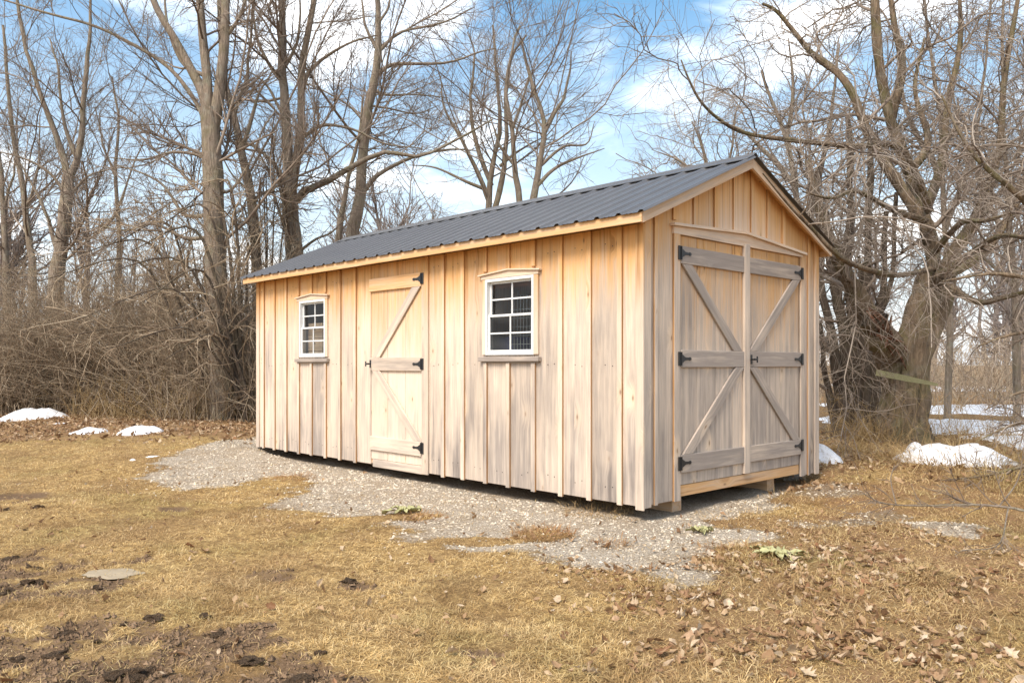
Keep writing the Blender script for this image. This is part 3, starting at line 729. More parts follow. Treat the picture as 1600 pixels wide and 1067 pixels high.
# --- double doors in the gable
hd = lambda p: (2.27-p[2])*.62+.10
def leaf(y0, y1, cuts, left):
    lf = board('door_leaf', shed, (-.013, (y0+y1)/2, 1.2), GX, UP, y1-y0-.012, .02, 2.12, dtop=hd, bev=0)
    cc = [y0]+cuts+[y1]
    for a, b in zip(cc[:-1], cc[1:]): gboard('plank', lf, a+.0025, b-.0025, .125, 2.274, .0, .012, dtop=hd, grey=.50, jit=.0008)
    def rail(z0, z1, g, e0=0, e1=0):
        # grain along y: ez=+y, outer +x => y cross ex = x -> ex=+z
        return board('rail', lf, (.025, (y0+y1)/2, (z0+z1)/2), UP, (0, 1, 0), z1-z0, .0225, y1-y0-.006, dtop=lambda p: 1.3, grey=g, bev=.003)
    rail(2.030, 2.180, .68); rail(1.138, 1.286, .82); rail(.232, .386, .85)
    if left:
        diag(lf, (1.425, 1.2875), (.60, 2.0285), .10, 'G', .0235, .80, .021); diag(lf, (.61, .3875), (1.46, 1.1365), .10, 'G', .0235, .85, .021)
        for z in (2.118, 1.212, .315): hinge(lf, (.0265, .497, z), (0, 1, 0), (1, 0, 0))
    else:
        diag(lf, (1.70, 1.2875), (2.55, 2.0285), .10, 'G', .0235, .80, .021); diag(lf, (2.55, .3875), (1.70, 1.1365), .10, 'G', .0235, .85, .021)
        for z in (2.105, 1.215, .325): hinge(lf, (.0265, 2.646, z), (0, -1, 0), (1, 0, 0))
    return lf
L1 = leaf(.502, 1.535, [.777, 1.079, 1.365], True)
L2 = leaf(1.60, 2.642, [1.708, 1.985, 2.251, 2.461], False)
gboard('meeting_post', L1, 1.528, 1.626, .13, 2.30, .030, .0285, dtop=lambda p: 1.0, grey=.34, bev=.003)
handle(L2, (.031, 1.642, 1.21), (0, -1, 0), (1, 0, 0))
board('sill_beam', shed, (-.004, 1.57, .073), UP, (0, 1, 0), .095, .06, 2.15, dtop=.3, grey=-.05)
# skids the shed stands on
for y in (.66, 2.30):
    board('skid', shed, (-.03, y, -.045), (1, 0, 0), (0, 1, 0), .01, .01, .01, dtop=.4) if False else None
    o = board('skid', shed, (-LEN/2-.10, y+.07, -.055), UP, (-1, 0, 0), .16, .14, LEN-.06, dtop=.45, grey=.05, bev=.004)
for y in (.02, 3.03): board('floor_joist', shed, (-LEN/2, y, .065), UP, (1, 0, 0), .10, .03, LEN-.1, dtop=.4, grey=.1, bev=0)

# --- roof: sheathing, ribbed panels, cap, boards along the edges
X0, X1 = -LEN-.1077, .1161
def slab(name, y0, y1, zoff0, zoff1, x0, x1, mat, dt=.18):
    V = []
    for x in (x0, x1):
        for y, zo in ((y0, zoff0), (y1, zoff0), (y1, zoff1), (y0, zoff1)): V.append((x, y, roof_z(y)+zo))
    me = np_mesh(name, V, np.array([(0, 1, 2, 3), (7, 6, 5, 4), (0, 4, 5, 1), (1, 5, 6, 2), (2, 6, 7, 3), (3, 7, 4, 0)]),
                 attrs=dict(gc=np.array([(v[1]+3, v[2], v[0]) for v in V]), dtop=np.full(8, dt), grey=np.full(8, -.2), tone=np.full(8, .95)))
    bm = bmesh.new(); bm.from_mesh(me); bmesh.ops.recalc_face_normals(bm, faces=bm.faces); bm.to_mesh(me); bm.free()
    return link(name, me, M[mat], shed)
YA, YB = -EAVE_A+.022, WID+.10-.022
slab('roof_deck', YA, WID/2-.0005, -.026, -.004, X0+.026, X1-.026, 'wood', .12)
slab('roof_deck', WID/2+.0005, YB, -.026, -.004, X0+.026, X1-.026, 'wood', .12)
def fascia(y, z0, z1, out, x0, x1):
    ex = UP; ez = (1, 0, 0) if out < 0 else (-1, 0, 0)
    return board('fascia_board', shed, ((x0+x1)/2, y, (z0+z1)/2), ex, ez, z1-z0, .02, x1-x0, dtop=.30, grey=-.25, bev=.003, tone=1.0)
xm = -3.1
fascia(-EAVE_A, 2.293, 2.372, -1, xm+.001, X1); fascia(-EAVE_A, 2.293, 2.372, -1, X0, xm-.001)
fascia(WID+.10, 2.32, 2.40, 1, X0, X1)
def rake(x, y0, y1, out):
    """board following the slope"""
    th = .024; hgt = .092
    pl = [(y0, roof_z(y0)-.004), (y1, roof_z(y1)-.004), (y1, roof_z(y1)-.004-hgt), (y0, roof_z(y0)-.004-hgt)]
    V = [(x, y, z) for y, z in pl]+[(x-out*th, y, z) for y, z in pl]
    o = br_.uniform(-20, 20)
    gc = np.array([((v[2]-roof_z(v[1]))+o, 0, v[1]*1.08+o) for v in V])
    me = np_mesh('rake_board', V, np.array([(0, 1, 2, 3), (7, 6, 5, 4), (0, 4, 5, 1), (1, 5, 6, 2), (2, 6, 7, 3), (3, 7, 4, 0)]), attrs=dict(gc=gc, dtop=np.full(8, .52), grey=np.full(8, .12), tone=np.full(8, 1.)))
    bm = bmesh.new(); bm.from_mesh(me); bmesh.ops.recalc_face_normals(bm, faces=bm.faces); bm.to_mesh(me); bm.free()
    return link('rake_board', me, M['wood'], shed)
for x, o in ((X1, 1), (X0, -1)):
    rake(x, -EAVE_A+.0205, WID/2-.0007, o); rake(x, WID/2+.0007, WID+.10-.0205, o)
RIB = .2286
def panel(x0, x1, side, last=False):
    """one steel sheet, trapezoid ribs running from ridge to eave; its edge ribs lap the neighbour"""
    prof = []; k = 0
    x = x1
    first = True
    pts = []
    nr = int(round((x1-x0)/RIB))
    for i in range(nr+1):
        c = x1-i*RIB
        if i == nr and not last: pts += [(c+.029, 0)]; break
        pts += [(c+.034, 0), (c+.014, .019), (c-.014, .019), (c-.034, 0)]
        if i < nr: pts += [(c-.034-.055, .0), (c-.034-.06, .003), (c-.034-.072, .003), (c-.034-.077, 0), (c-.034-.100, .0), (c-.034-.105, .003), (c-.034-.117, .003), (c-.034-.122, 0)]
    pts = [p for p in pts if x0-.036 <= p[0] <= x1+.036]
    y0 = -EAVE_A-.022 if side < 0 else WID+.10+.022; y1 = WID/2+side*.02
    V = []
    for (xx, h) in pts:
        for y in (y0, y1):
            V.append((xx, y, roof_z(y)+.002+h)); V.append((xx, y, roof_z(y)+.002+h-.0012))
    F = []
    n = len(pts)
    for i in range(n-1):
        a, b = i*4, i*4+4
        F += [(a, b, b+2, a+2), (a+1, a+3, b+3, b+1), (a, a+1, b+1, b), (a+2, b+2, b+3, a+3)]
    F += [(0, 2, 3, 1), ((n-1)*4, (n-1)*4+1, (n-1)*4+3, (n-1)*4+2)]
    me = np_mesh('roof_panel', V, np.array(F))
    bm = bmesh.new(); bm.from_mesh(me); bmesh.ops.recalc_face_normals(bm, faces=bm.faces); bm.to_mesh(me); bm.free()
    return link('roof_panel', me, M['roof'], shed)
pw = 4*RIB; xx = X1+.012
k = 0
while xx-X0 > .1:
    x0 = max(xx-pw, X0-.012); nr = max(1, round((xx-x0)/RIB)); x0 = xx-nr*RIB
    for sd in (-1, 1):
        o = panel(x0, xx, sd, x0-X0 <= .1)
    xx = x0; k += 1
XE = xx
# screws along the ribs, one joined part
SV, SF = [], []
for sd in (-1, 1):
    for i in range(int((X1-XE)/RIB)+1):
        for f in (.06, .32, .62, .9):
            cx = X1+.012-i*RIB-.05; y = (-EAVE_A if sd < 0 else WID+.1)*(1-f)+WID/2*f; z = roof_z(y)+.004
            b = len(SV); r_ = .008
            SV += [(cx+r_*math.cos(a), y+r_*math.sin(a), z+h) for h in (0, .008) for a in (0, 1.05, 2.1, 3.14, 4.19, 5.24)]
            SF += [(b+j, b+(j+1) % 6, b+6+(j+1) % 6, b+6+j) for j in range(6)]+[(b+6, b+7, b+8, b+9), (b+6, b+9, b+10, b+11)]
tag(link('roof_screw', np_mesh('roof_screw', SV, np.array(SF)), M['roof'], shed), kind='stuff')
# ridge cap: two wings standing on the rib tops, closed at the ends
def cap():
    y = WID/2; w = .15; h = .030; V = []
    x0, x1 = XE-.02, X1+.03
    pr = [(-w, -.006), (-w, 0), (-.035, 0), (-.018, .016), (.018, .016), (.035, 0), (w, 0), (w, -.006)]
    for x in (x0, x1):
        for d, e in pr: V.append((x, y+d, roof_z(y+d)+h+e))
        for d, e in pr: V.append((x, y+d*.985, roof_z(y+d)+h+e-.003))
    n = len(pr); F = []
    for i in range(n-1):
        F += [(i, i+1, 2*n+i+1, 2*n+i), (n+i, 3*n+i, 3*n+i+1, n+i+1)]
        for b in (0, 2*n): F.append((b+i, b+n+i, b+n+i+1, b+i+1))
    # end closures
    b = len(V); V += [(x1-.012, y-.06, roof_z(y-.06)-.0), (x1-.012, y-.06, roof_z(y-.06)+h), (x1-.012, y, RIDGE+h+.012), (x1-.012, y+.06, roof_z(y+.06)+h), (x1-.012, y+.06, roof_z(y+.06))]
    me = np_mesh('ridge_cap', V, [np.array(F), np.array([(b, b+1, b+2), (b+2, b+3, b+4)])])
    bm = bmesh.new(); bm.from_mesh(me); bmesh.ops.recalc_face_normals(bm, faces=bm.faces); bm.to_mesh(me); bm.free()
    return link('ridge_cap', me, M['roof'], shed)
cap()

# --- windows: single hung, two by two panes in each sash
def wbox(V, F, x0, x1, y0, y1, z0, z1):
    b = len(V); V += [(x, y, z) for z in (z0, z1) for x, y in ((x0, y0), (x1, y0), (x1, y1), (x0, y1))]
    F += [(b, b+3, b+2, b+1), (b+4, b+5, b+6, b+7), (b, b+1, b+5, b+4), (b+1, b+2, b+6, b+5), (b+2, b+3, b+7, b+6), (b+3, b, b+4, b+7)]
def window(w):
    x0, x1, z0, z1 = w; fw = .027
    V, F = [], []
    wbox(V, F, x0, x0+fw, -.020, .06, z0, z1); wbox(V, F, x1-fw, x1, -.020, .06, z0, z1)
    wbox(V, F, x0+fw, x1-fw, -.020, .06, z1-fw, z1); wbox(V, F, x0+fw, x1-fw, -.020, .06, z0, z0+fw)
    wn_ = link('window', np_mesh('window', V, np.array(F)), M['vinyl'], shed)
    zm = (z0+z1)/2+.0
    ix0, ix1 = x0+fw, x1-fw
    for (b0, b1, yo) in ((zm-.004, z1-fw, .022), (z0+fw, zm+.022, -.002)):
        V, F = [], []; s = .021; ya, yb = yo, yo+.022
        wbox(V, F, ix0, ix0+s, ya, yb, b0, b1); wbox(V, F, ix1-s, ix1, ya, yb, b0, b1)
        wbox(V, F, ix0+s, ix1-s, ya, yb, b1-s, b1); wbox(V, F, ix0+s, ix1-s, ya, yb, b0, b0+s)
        xc, zc = (ix0+ix1)/2, (b0+b1)/2; m = .0075
        wbox(V, F, xc-m, xc+m, ya+.004, yb-.006, b0+s, b1-s)
        wbox(V, F, ix0+s, xc-m, ya+.004, yb-.006, zc-m, zc+m); wbox(V, F, xc+m, ix1-s, ya+.004, yb-.006, zc-m, zc+m)
        link('sash', np_mesh('sash', V, np.array(F)), M['vinyl'], wn_)
        for pa, pb in ((ix0+s, xc-m), (xc+m, ix1-s)):
            for za, zb in ((b0+s, zc-m), (zc+m, b1-s)):
                e = .002; yy = yb-.010+br_.uniform(-.0004, .0004)
                link('pane', np_mesh('pane', [(pa-e, yy, za-e), (pb+e, yy, za-e), (pb+e, yy+.001, zb+e), (pa-e, yy+.001, zb+e)], np.array([(0, 1, 2, 3)])), M['glass'], wn_)
    # timber trims
    fboard('side_trim', wn_, x0-.042, x0-.002, z0+.002, z1-.002, .0215, .021, dtop=dF, grey=.05)
    fboard('side_trim', wn_, x1+.002, x1+.058, z0+.002, z1-.002, .0215, .021, dtop=dF, grey=-.2)
    board('sill', wn_, ((x0+x1)/2+.004, -.048, z0-.042), UP, (1, 0, 0), .042, .046, x1-x0+.165, dtop=2.0, grey=.62, bev=.003)
    board('apron', wn_, ((x0+x1)/2+.004, -.020, z0-.071), UP, (1, 0, 0), .014, .02, x1-x0+.11, dtop=2.0, grey=.62, bev=.001)
    header(wn_, lambda s, z, o: Vector((s, -o, z)), x0-.062, x1+.062, z1+.048, z1+.082, z1+.048, z1+.003, .0225, .02, 'head_trim', .018, -.35, .014)
window(W1); window(W2)

# --- things stored inside, seen through the panes
def crate(label, x0, x1, y0, y1, z0, z1, group):
    o = board('storage_box', None, ((x0+x1)/2, y0, (z0+z1)/2), UP, (1, 0, 0), z1-z0, y1-y0, x1-x0, dtop=.5, grey=-.15, bev=.004)
    link('pull', lump_mesh('pull', 3, 1, .6, .1), M['black_iron'], o); p = o.children[0]; p.scale = (.018, .012, .016); p.location = ((x0+x1)/2, y0-.01, (z0+z1)/2+.02)
    tag(o, label, 'box'); return o
zs = [.14, .60, 1.06, 1.335, 1.50, 1.70]
lb = ['bottom pine drawer box inside the shed, hidden low under the far window', 'pine drawer box just below the far window level inside the shed', 'pine drawer box at the lowest right panes of the far window', 'pine drawer box above the lowest one behind the far window', 'topmost pine drawer box behind the far window']
for k in range(5): crate(lb[k], -5.56, -5.20, .10, .5, zs[k]+.003, zs[k+1]-.003, None)
o = board('plastic_bin', None, (-2.00, .26, .79), (-1, 0, 0), UP, .34, .4, 1.3, mat='interior_blue', bev=.02)
tag(o, 'dark blue plastic bin behind the near window', 'bin')
rk = empty('wire_rack', (-1.62, .20, .12))
for kk in range(7):
    V, F = [], []; wbox(V, F, -.16+kk*.045, -.156+kk*.045, 0, .004, 0, 1.72); link('upright', np_mesh('upright', V, np.array(F)), M['wire'], rk)
for kk in range(9):
    V, F = [], []; wbox(V, F, -.17, .13, .005, .009, .9+kk*.085, .904+kk*.085); link('crossbar', np_mesh('crossbar', V, np.array(F)), M['wire'], rk)
tag(rk, 'wire grid rack behind the right hand panes of the near window', 'rack')
# ------------------------------------------------------------------ bare trees and brush
def norm(v): return v/np.maximum(np.linalg.norm(v, axis=-1, keepdims=True), 1e-9)
def grow(r, st, dr, ln, r0, r1, nseg, wander, up=0., droop=0.):
    """paths (N,nseg+1,3) that wander; up pulls towards the sky, droop adds weight near the tip"""
    N = len(st); P = np.zeros((N, nseg+1, 3)); P[:, 0] = st; d = norm(dr)
    for k in range(nseg):
        d = norm(d + r.normal(0, wander, (N, 3)) + np.array([0, 0, up-droop*(k+1)/nseg]))
        P[:, k+1] = P[:, k]+d*(ln/nseg)[:, None]
    t = np.linspace(0, 1, nseg+1)[None]
    return P, r0[:, None]*(1-t)+r1[:, None]*t
def kids(r, P, R, n, t0, t1, ang, angj, ratio, rr, bias=1.0):
    """n side shoots spread over the parent paths in proportion to length"""
    N, K, _ = P.shape; seg = np.linalg.norm(np.diff(P, axis=1), axis=2); L = seg.sum(1)
    i = r.choice(N, n, p=L/L.sum()); t = t0+(t1-t0)*r.random(n)**bias
    f = t*(K-1); k = np.minimum(f.astype(int), K-2); u = (f-k)[:, None]
    p = P[i, k]*(1-u)+P[i, k+1]*u; tan = norm(P[i, k+1]-P[i, k]); rad = R[i, k]*(1-u[:, 0])+R[i, k+1]*u[:, 0]
    q = norm(np.cross(tan, r.normal(0, 1, (n, 3)))); a = ang+r.normal(0, angj, n)
    d = tan*np.cos(a)[:, None]+q*np.sin(a)[:, None]
    ln = L[i]*ratio*(.5+r.random(n))*(1-.55*t)
    return p, d, ln, rad*rr
def tubes(P, R, s):
    N, K, _ = P.shape
    T = np.empty_like(P); T[:, 1:-1] = P[:, 2:]-P[:, :-2]; T[:, 0] = P[:, 1]-P[:, 0]; T[:, -1] = P[:, -1]-P[:, -2]; T = norm(T)
    ref = np.where(np.abs(T[:, :1, 2:3]) > .8, np.array([1., 0, 0]), np.array([0, 0, 1.]))
    A = norm(np.cross(T, np.broadcast_to(ref, T.shape))); B = np.cross(T, A)
    th = np.arange(s)*2*np.pi/s
    V = P[:, :, None]+R[:, :, None, None]*(A[:, :, None]*np.cos(th)[:, None]+B[:, :, None]*np.sin(th)[:, None])
    b = (np.arange(N)*K*s)[:, None, None]+(np.arange(K-1)*s)[None, :, None]
    j = np.arange(s)[None, None]; j2 = (j+1) % s
    F = np.stack([b+j, b+j2, b+s+j2, b+s+j], -1).reshape(-1, 4)
    return V.reshape(-1, 3), F
def join(parts):
    V, F, o = [], [], 0
    for v, f in parts: V.append(v); F.append(f+o); o += len(v)
    return np.concatenate(V), np.concatenate(F)
def spline(pts, K):
    p = np.asarray(pts, float); n = len(p); q = np.vstack([2*p[0]-p[1], p, 2*p[-1]-p[-2]])
    t = np.linspace(0, n-1, K); i = np.minimum(t.astype(int), n-2); u = (t-i)[:, None]
    a, b, c, d = q[i], q[i+1], q[i+2], q[i+3]
    return .5*((2*b)+(c-a)*u+(2*a-5*b+4*c-d)*u*u+(3*b-a-3*c+d)*u**3)
def traced(limbs, K=15):
    """limbs: (list of (px,py[,d]) , r0, r1, default depth); gives world paths with real depth"""
    P, R = [], []
    for pts, r0, r1, d in limbs:
        w = [at(q[0], q[1], q[2] if len(q) > 2 else d) for q in pts]
        s = spline(w, K); P.append(s); R.append(np.linspace(r0, r1, K))
    return np.array(P), np.array(R)
def lumpy(V, amp, sc, seed):
    """push a trunk's skin in and out a little"""
    n = vnoise(V[:, 0]*sc+V[:, 2]*sc*.6, V[:, 1]*sc-V[:, 2]*sc*.35, seed)-.5
    return V+np.stack([n, vnoise(V[:, 1]*sc, V[:, 2]*sc, seed+3)-.5, 0*n], 1)*amp
def barky(P, R, K2, sides, amp, seed):
    P2, R2 = [], []
    for p, q in zip(P, R): P2.append(spline(p, K2)); R2.append(np.interp(np.linspace(0, 1, K2), np.linspace(0, 1, len(q)), q))
    P2, R2 = np.array(P2), np.array(R2)
    V, F = tubes(P2, R2, sides); V = V.reshape(len(P2), K2, sides, 3); ax = P2[:, :, None]
    th = np.arange(sides)/sides; L = np.concatenate([np.zeros((len(P2), 1)), np.cumsum(np.linalg.norm(np.diff(P2, axis=1), axis=2), 1)], 1)
    lim = np.arange(len(P2))[:, None, None]*13.
    a_ = np.cos(th*2*np.pi)[None, None]; b_ = np.sin(th*2*np.pi)[None, None]; l_ = L[:, :, None]
    fis = np.abs(vnoise(a_*4.2+l_*.9+lim, b_*4.2+l_*1.3, seed)-.5)*2
    big = vnoise(a_*1.3+l_*1.1+lim, b_*1.3-l_*.9, seed+3)-.5
    k = 1+amp*(fis-.5)*1.1+amp*1.5*big
    return (ax+(V-ax)*k[..., None]).reshape(-1, 3), F
def build_tree(name, label, cat, base, P, R, cfg, seed, mats, group=None, trunk_sides=10, flare=0, rough=.03, ridged=0, keep=None):
    """P,R: trunk and limbs, the first one the trunk. cfg levels: (n, t0, t1, angle, ratio, radius ratio, nseg, wander, up, droop, sides, minr)"""
    r = np.random.default_rng(seed)
    root = empty(name, base); base = np.array(base)
    tag(root, label, cat, group)
    RR = R.copy()
    if flare: RR[0] = RR[0]*(1+flare*np.exp(-np.arange(RR.shape[1])/1.6))
    if ridged: V, F = barky(P, RR, 46, 30, ridged, seed)
    else: V, F = tubes(P, RR, trunk_sides); V = lumpy(V, rough*2, 2.6, seed)
    link('trunk', np_mesh('trunk', V-base, F, True), mats[0], root)
    parts = []; cp, crr = P, R
    for lv in cfg:
        n, t0, t1, ang, ratio, rr, nseg, wan, up, droop, sides, mr, lmin, lmax = lv
        p, d, ln, rad = kids(r, cp, crr, n, t0, t1, ang, .25, ratio, rr)
        ln = np.clip(ln, lmin, lmax)
        rad = np.clip(rad, mr, mr*4.5)
        cp, crr = grow(r, p, d, ln, rad, rad*.35+mr*.25, nseg, wan, up, droop)
        if keep is not None:
            k_ = keep(r, cp, sides); cp, crr = cp[k_], crr[k_]
        parts.append(tubes(cp, crr, sides))
    V, F = join(parts)
    link('crown', np_mesh('crown', V-base, F, True), mats[1], root)
    return root
def zb(px, d):
    p = at(px, 600, d); return (p[0], p[1], float(zt(p[0], p[1])))
def tree_px(name, label, cat, d, px0, limbs, cfg, seed, mats, **k):
    P, R = traced([(l[0], l[1], l[2], l[3] if len(l) > 3 else d) for l in limbs])
    if mats is B2: R = R*.9
    b = zb(px0, d); P[0, 0] = (b[0], b[1], b[2]-.1)
    return build_tree(name, label, cat, b, P, R, cfg, seed, mats, **k)
def cfgA(n1, n2, n3, mr=.006, w=.11):
    mr *= .62; n1 = int(n1*.30); n2 = int(n2*.42); n3 = int(n3*.75)
    return [(n1, .25, .98, .90, .62, .30, 9, w, .055, .02, 5, mr*2.2, 1.2, 5.5), (n2, .15, 1., .8, .45, .55, 6, w*1.2, .05, 0, 4, mr*1.3, .5, 2.6), (n3, .1, 1., .7, .5, .6, 3, w*1.3, .04, 0, 3, mr*.8, .25, 1.1)]
B2 = (M['bark'], M['twig'])
TR = 'bare_tree'
tree_px(TR, 'tallest thick trunk left of the shed dividing into several upright stems', 'tree', 17, 350, [
    ([(350, 640), (341, 500), (336, 400), (334, 300), (330, 230), (326, 170)], .275, .20),
    ([(328, 205), (318, 150), (300, 112), (275, 65), (243, 8), (215, -70)], .125, .06),
    ([(326, 190), (324, 130), (318, 70), (312, 0), (303, -90)], .125, .07),
    ([(330, 215), (340, 165), (347, 110), (352, 40), (353, -90)], .15, .085),
    ([(322, 195), (306, 160), (270, 112), (222, 78), (150, 42), (70, 20), (-20, -8)], .06, .018),
    ([(332, 332), (312, 338), (287, 335), (271, 312), (252, 287), (220, 270), (180, 258)], .055, .014),
    ([(331, 262), (312, 244), (270, 238), (222, 250), (170, 246)], .045, .012),
    ([(352, 60), (372, 30), (390, -20)], .05, .02),
    ([(336, 300), (362, 296), (392, 250), (412, 200), (432, 172)], .04, .012),
    ([(322, 120), (285, 98), (262, 40), (255, -40)], .05, .02),
    ([(334, 370), (290, 372), (240, 350), (190, 360), (120, 340)], .05, .012),
    ], cfgA(110, 900, 4600), 31, B2, flare=.1, ridged=.09)
tree_px(TR, 'slim trunk leaning left just behind the tall multi stemmed trunk', 'tree', 18.5, 405, [
    ([(408, 640), (402, 430), (393, 315), (379, 246), (363, 174), (350, 120), (345, 40), (338, -60)], .15, .04),
    ([(378, 240), (390, 195), (404, 150), (425, 110)], .07, .02), ([(365, 180), (385, 120), (392, 50), (400, -40)], .05, .02),
    ([(390, 300), (360, 270), (340, 230)], .03, .01)], cfgA(26, 130, 700), 2, B2)
tree_px(TR, 'grey trunk forking behind the far roof end with a long bough reaching right', 'tree', 19.5, 462, [
    ([(468, 640), (462, 420), (457, 370), (455, 330), (452, 296)], .235, .20),
    ([(453, 310), (449, 225), (444, 150), (441, 80), (441, 0), (440, -80)], .15, .08),
    ([(455, 312), (464, 245), (471, 200), (470, 150), (475, 80), (490, 10), (499, -70)], .125, .06),
    ([(460, 318), (480, 297), (512, 283), (547, 262), (600, 238), (650, 245), (700, 226), (770, 186)], .105, .02),
    ([(452, 300), (436, 270), (412, 240), (385, 224), (350, 222)], .07, .015),
    ([(470, 217), (505, 196), (550, 202), (600, 225), (660, 232)], .055, .012),
    ([(472, 128), (500, 96), (545, 68), (592, 54)], .06, .015),
    ([(443, 132), (424, 105), (402, 62), (395, 0)], .06, .02),
    ([(446, 190), (420, 140), (400, 118), (372, 108)], .04, .012),
    ([(462, 400), (490, 375), (520, 362), (550, 330)], .045, .012),
    ([(444, 110), (462, 70), (470, 30), (466, -40)], .05, .02),
    ], cfgA(100, 800, 4000), 33, B2)
tree_px(TR, 'straight trunk tilted to the right rising over the far half of the roof', 'tree', 22, 548, [
    ([(538, 640), (550, 378), (560, 325), (567, 250), (576, 170), (588, 118), (592, 60), (589, 0), (583, -70)], .21, .055),
    ([(588, 118), (612, 102), (650, 100), (700, 98), (742, 84), (775, 76)], .065, .014),
    ([(567, 300), (595, 270), (645, 246), (700, 234), (745, 236)], .08, .015),
    ([(583, 140), (605, 148), (645, 148), (700, 153)], .05, .012),
    ([(592, 82), (625, 52), (690, 36), (742, 12)], .055, .014),
    ([(588, 75), (572, 40), (562, -20)], .055, .02), ([(591, 40), (606, 10), (615, -40)], .05, .02),
    ([(572, 195), (545, 165), (500, 140), (470, 128)], .04, .012), ([(578, 165), (610, 170), (650, 178), (684, 165)], .035, .01)],
    cfgA(80, 560, 2700, .007), 4, B2)
tree_px(TR, 'thin leaning trunk just left of the tilted trunk behind the roof', 'tree', 23, 528, [
    ([(520, 640), (528, 390), (536, 325), (545, 272), (560, 215), (566, 150)], .12, .03), ([(545, 275), (570, 240), (600, 225)], .04, .012)], cfgA(36, 220, 900, .007), 5, B2)
tree_px(TR, 'vase shaped cluster of stems above the middle of the roof ridge', 'tree', 27, 768, [
    ([(770, 640), (766, 400), (763, 320), (769, 262), (781, 200), (776, 120), (770, 40)], .16, .03),
    ([(772, 330), (783, 285), (791, 225), (790, 150), (800, 90), (822, 55)], .12, .025),
    ([(765, 320), (745, 265), (722, 220), (695, 170), (688, 120)], .10, .02),
    ([(768, 290), (740, 210), (735, 150), (742, 90), (730, 50)], .09, .02), ([(766, 300), (720, 280), (680, 262), (640, 258)], .07, .015),
    ([(780, 260), (820, 230), (850, 215)], .06, .014)], cfgA(90, 560, 2600, .008), 6, B2)
tree_px(TR, 'left of two stems standing close together over the ridge', 'tree', 26, 812, [
    ([(816, 640), (814, 400), (812, 318), (806, 275), (801, 205), (790, 150), (799, 80), (812, 40)], .15, .03), ([(806, 260), (780, 225), (765, 180)], .06, .02), ([(802, 200), (818, 150), (836, 100)], .06, .02)], cfgA(55, 320, 1500, .008), 7, B2)
tree_px(TR, 'right of two stems over the ridge with boughs spreading towards the gap of sky', 'tree', 25.5, 834, [
    ([(826, 640), (830, 400), (833, 316), (845, 245), (850, 190), (836, 142), (822, 95), (815, 60)], .16, .03), ([(847, 215), (866, 178), (882, 150), (890, 112), (893, 80)], .08, .02),
    ([(838, 292), (868, 262), (905, 246), (945, 232)], .08, .012), ([(842, 262), (880, 230), (918, 225), (930, 190)], .06, .012)], cfgA(60, 340, 1600, .008), 8, B2)
tree_px(TR, 'dark forked trunk near the left edge above the brush', 'tree', 22, 92, [
    ([(84, 640), (88, 440), (95, 390), (103, 320), (106, 275)], .25, .17),
    ([(106, 285), (96, 235), (71, 170), (46, 95), (30, 20), (20, -60)], .11, .03), ([(106, 285), (122, 240), (130, 180), (135, 100), (142, 40), (140, -40)], .11, .03),
    ([(103, 305), (78, 272), (42, 250), (-10, 235)], .06, .015), ([(92, 410), (72, 335), (50, 290), (30, 255)], .07, .02), ([(104, 310), (140, 275), (180, 262)], .05, .014), ([(118, 245), (100, 190), (92, 120), (80, 60)], .07, .02)],
    cfgA(95, 620, 3000, .007), 9, B2)
tree_px(TR, 'slender trunk left of the dark forked trunk at the left edge', 'tree', 24, 52, [
    ([(56, 640), (51, 430), (45, 380), (36, 300), (22, 220), (10, 120), (5, 40)], .14, .04), ([(40, 330), (60, 260), (62, 180)], .05, .015)], cfgA(50, 300, 1300, .007), 10, B2)
tree_px(TR, 'thin trunk at the very left edge of the photograph', 'tree', 25, 8, [
    ([(14, 640), (9, 430), (6, 330), (-2, 240), (-12, 140)], .13, .04), ([(6, 330), (25, 250), (28, 170)], .05, .015)], cfgA(40, 240, 1000, .008), 12, B2)
tree_px(TR, 'slender trunk between the forked trunk and the tallest trunk on the left', 'tree', 26, 182, [
    ([(180, 640), (184, 430), (186, 350), (180, 270), (186, 200), (176, 120)], .11, .03), ([(184, 330), (205, 270), (225, 220)], .05, .015), ([(182, 280), (160, 220), (150, 170)], .05, .015)], cfgA(50, 300, 1200, .008), 13, B2)

# the old mossy tree right of the shed
def cfgO(n1, n2, n3):
    return [(n1, .22, 1., .95, .62, .38, 10, .24, .03, .11, 5, .008, 1.0, 4.2), (n2, .12, 1., .85, .40, .50, 5, .26, .02, .10, 4, .0042, .3, 1.5), (n3, .08, 1., .8, .55, .6, 3, .26, .02, .02, 3, .0024, .12, .6)]
def roof_z_np(y): return RIDGE-SLOPE*np.abs(y-WID/2)
def clear_of_shed(r, P, sides):
    x, y, z = P[..., 0], P[..., 1], P[..., 2]
    inside = (x < .14) & (x > -7.2) & (y > -.4) & (y < WID+.25) & (z < roof_z_np(y)+.25)
    front = (y < 1.3) & (z < 3.9)
    bad = inside.any(1) | front.any(1)
    over = ((x > .1) & (y < 3.0) & (z < 3.2)).any(1) & (r.random(len(P)) < (.35 if sides == 3 else .25))
    low = (z < 2.0).any(1) & (np.hypot(x+.8, y-7.4).min(1) < 1.3) & (r.random(len(P)) < .8)
    return ~(bad | over | low)
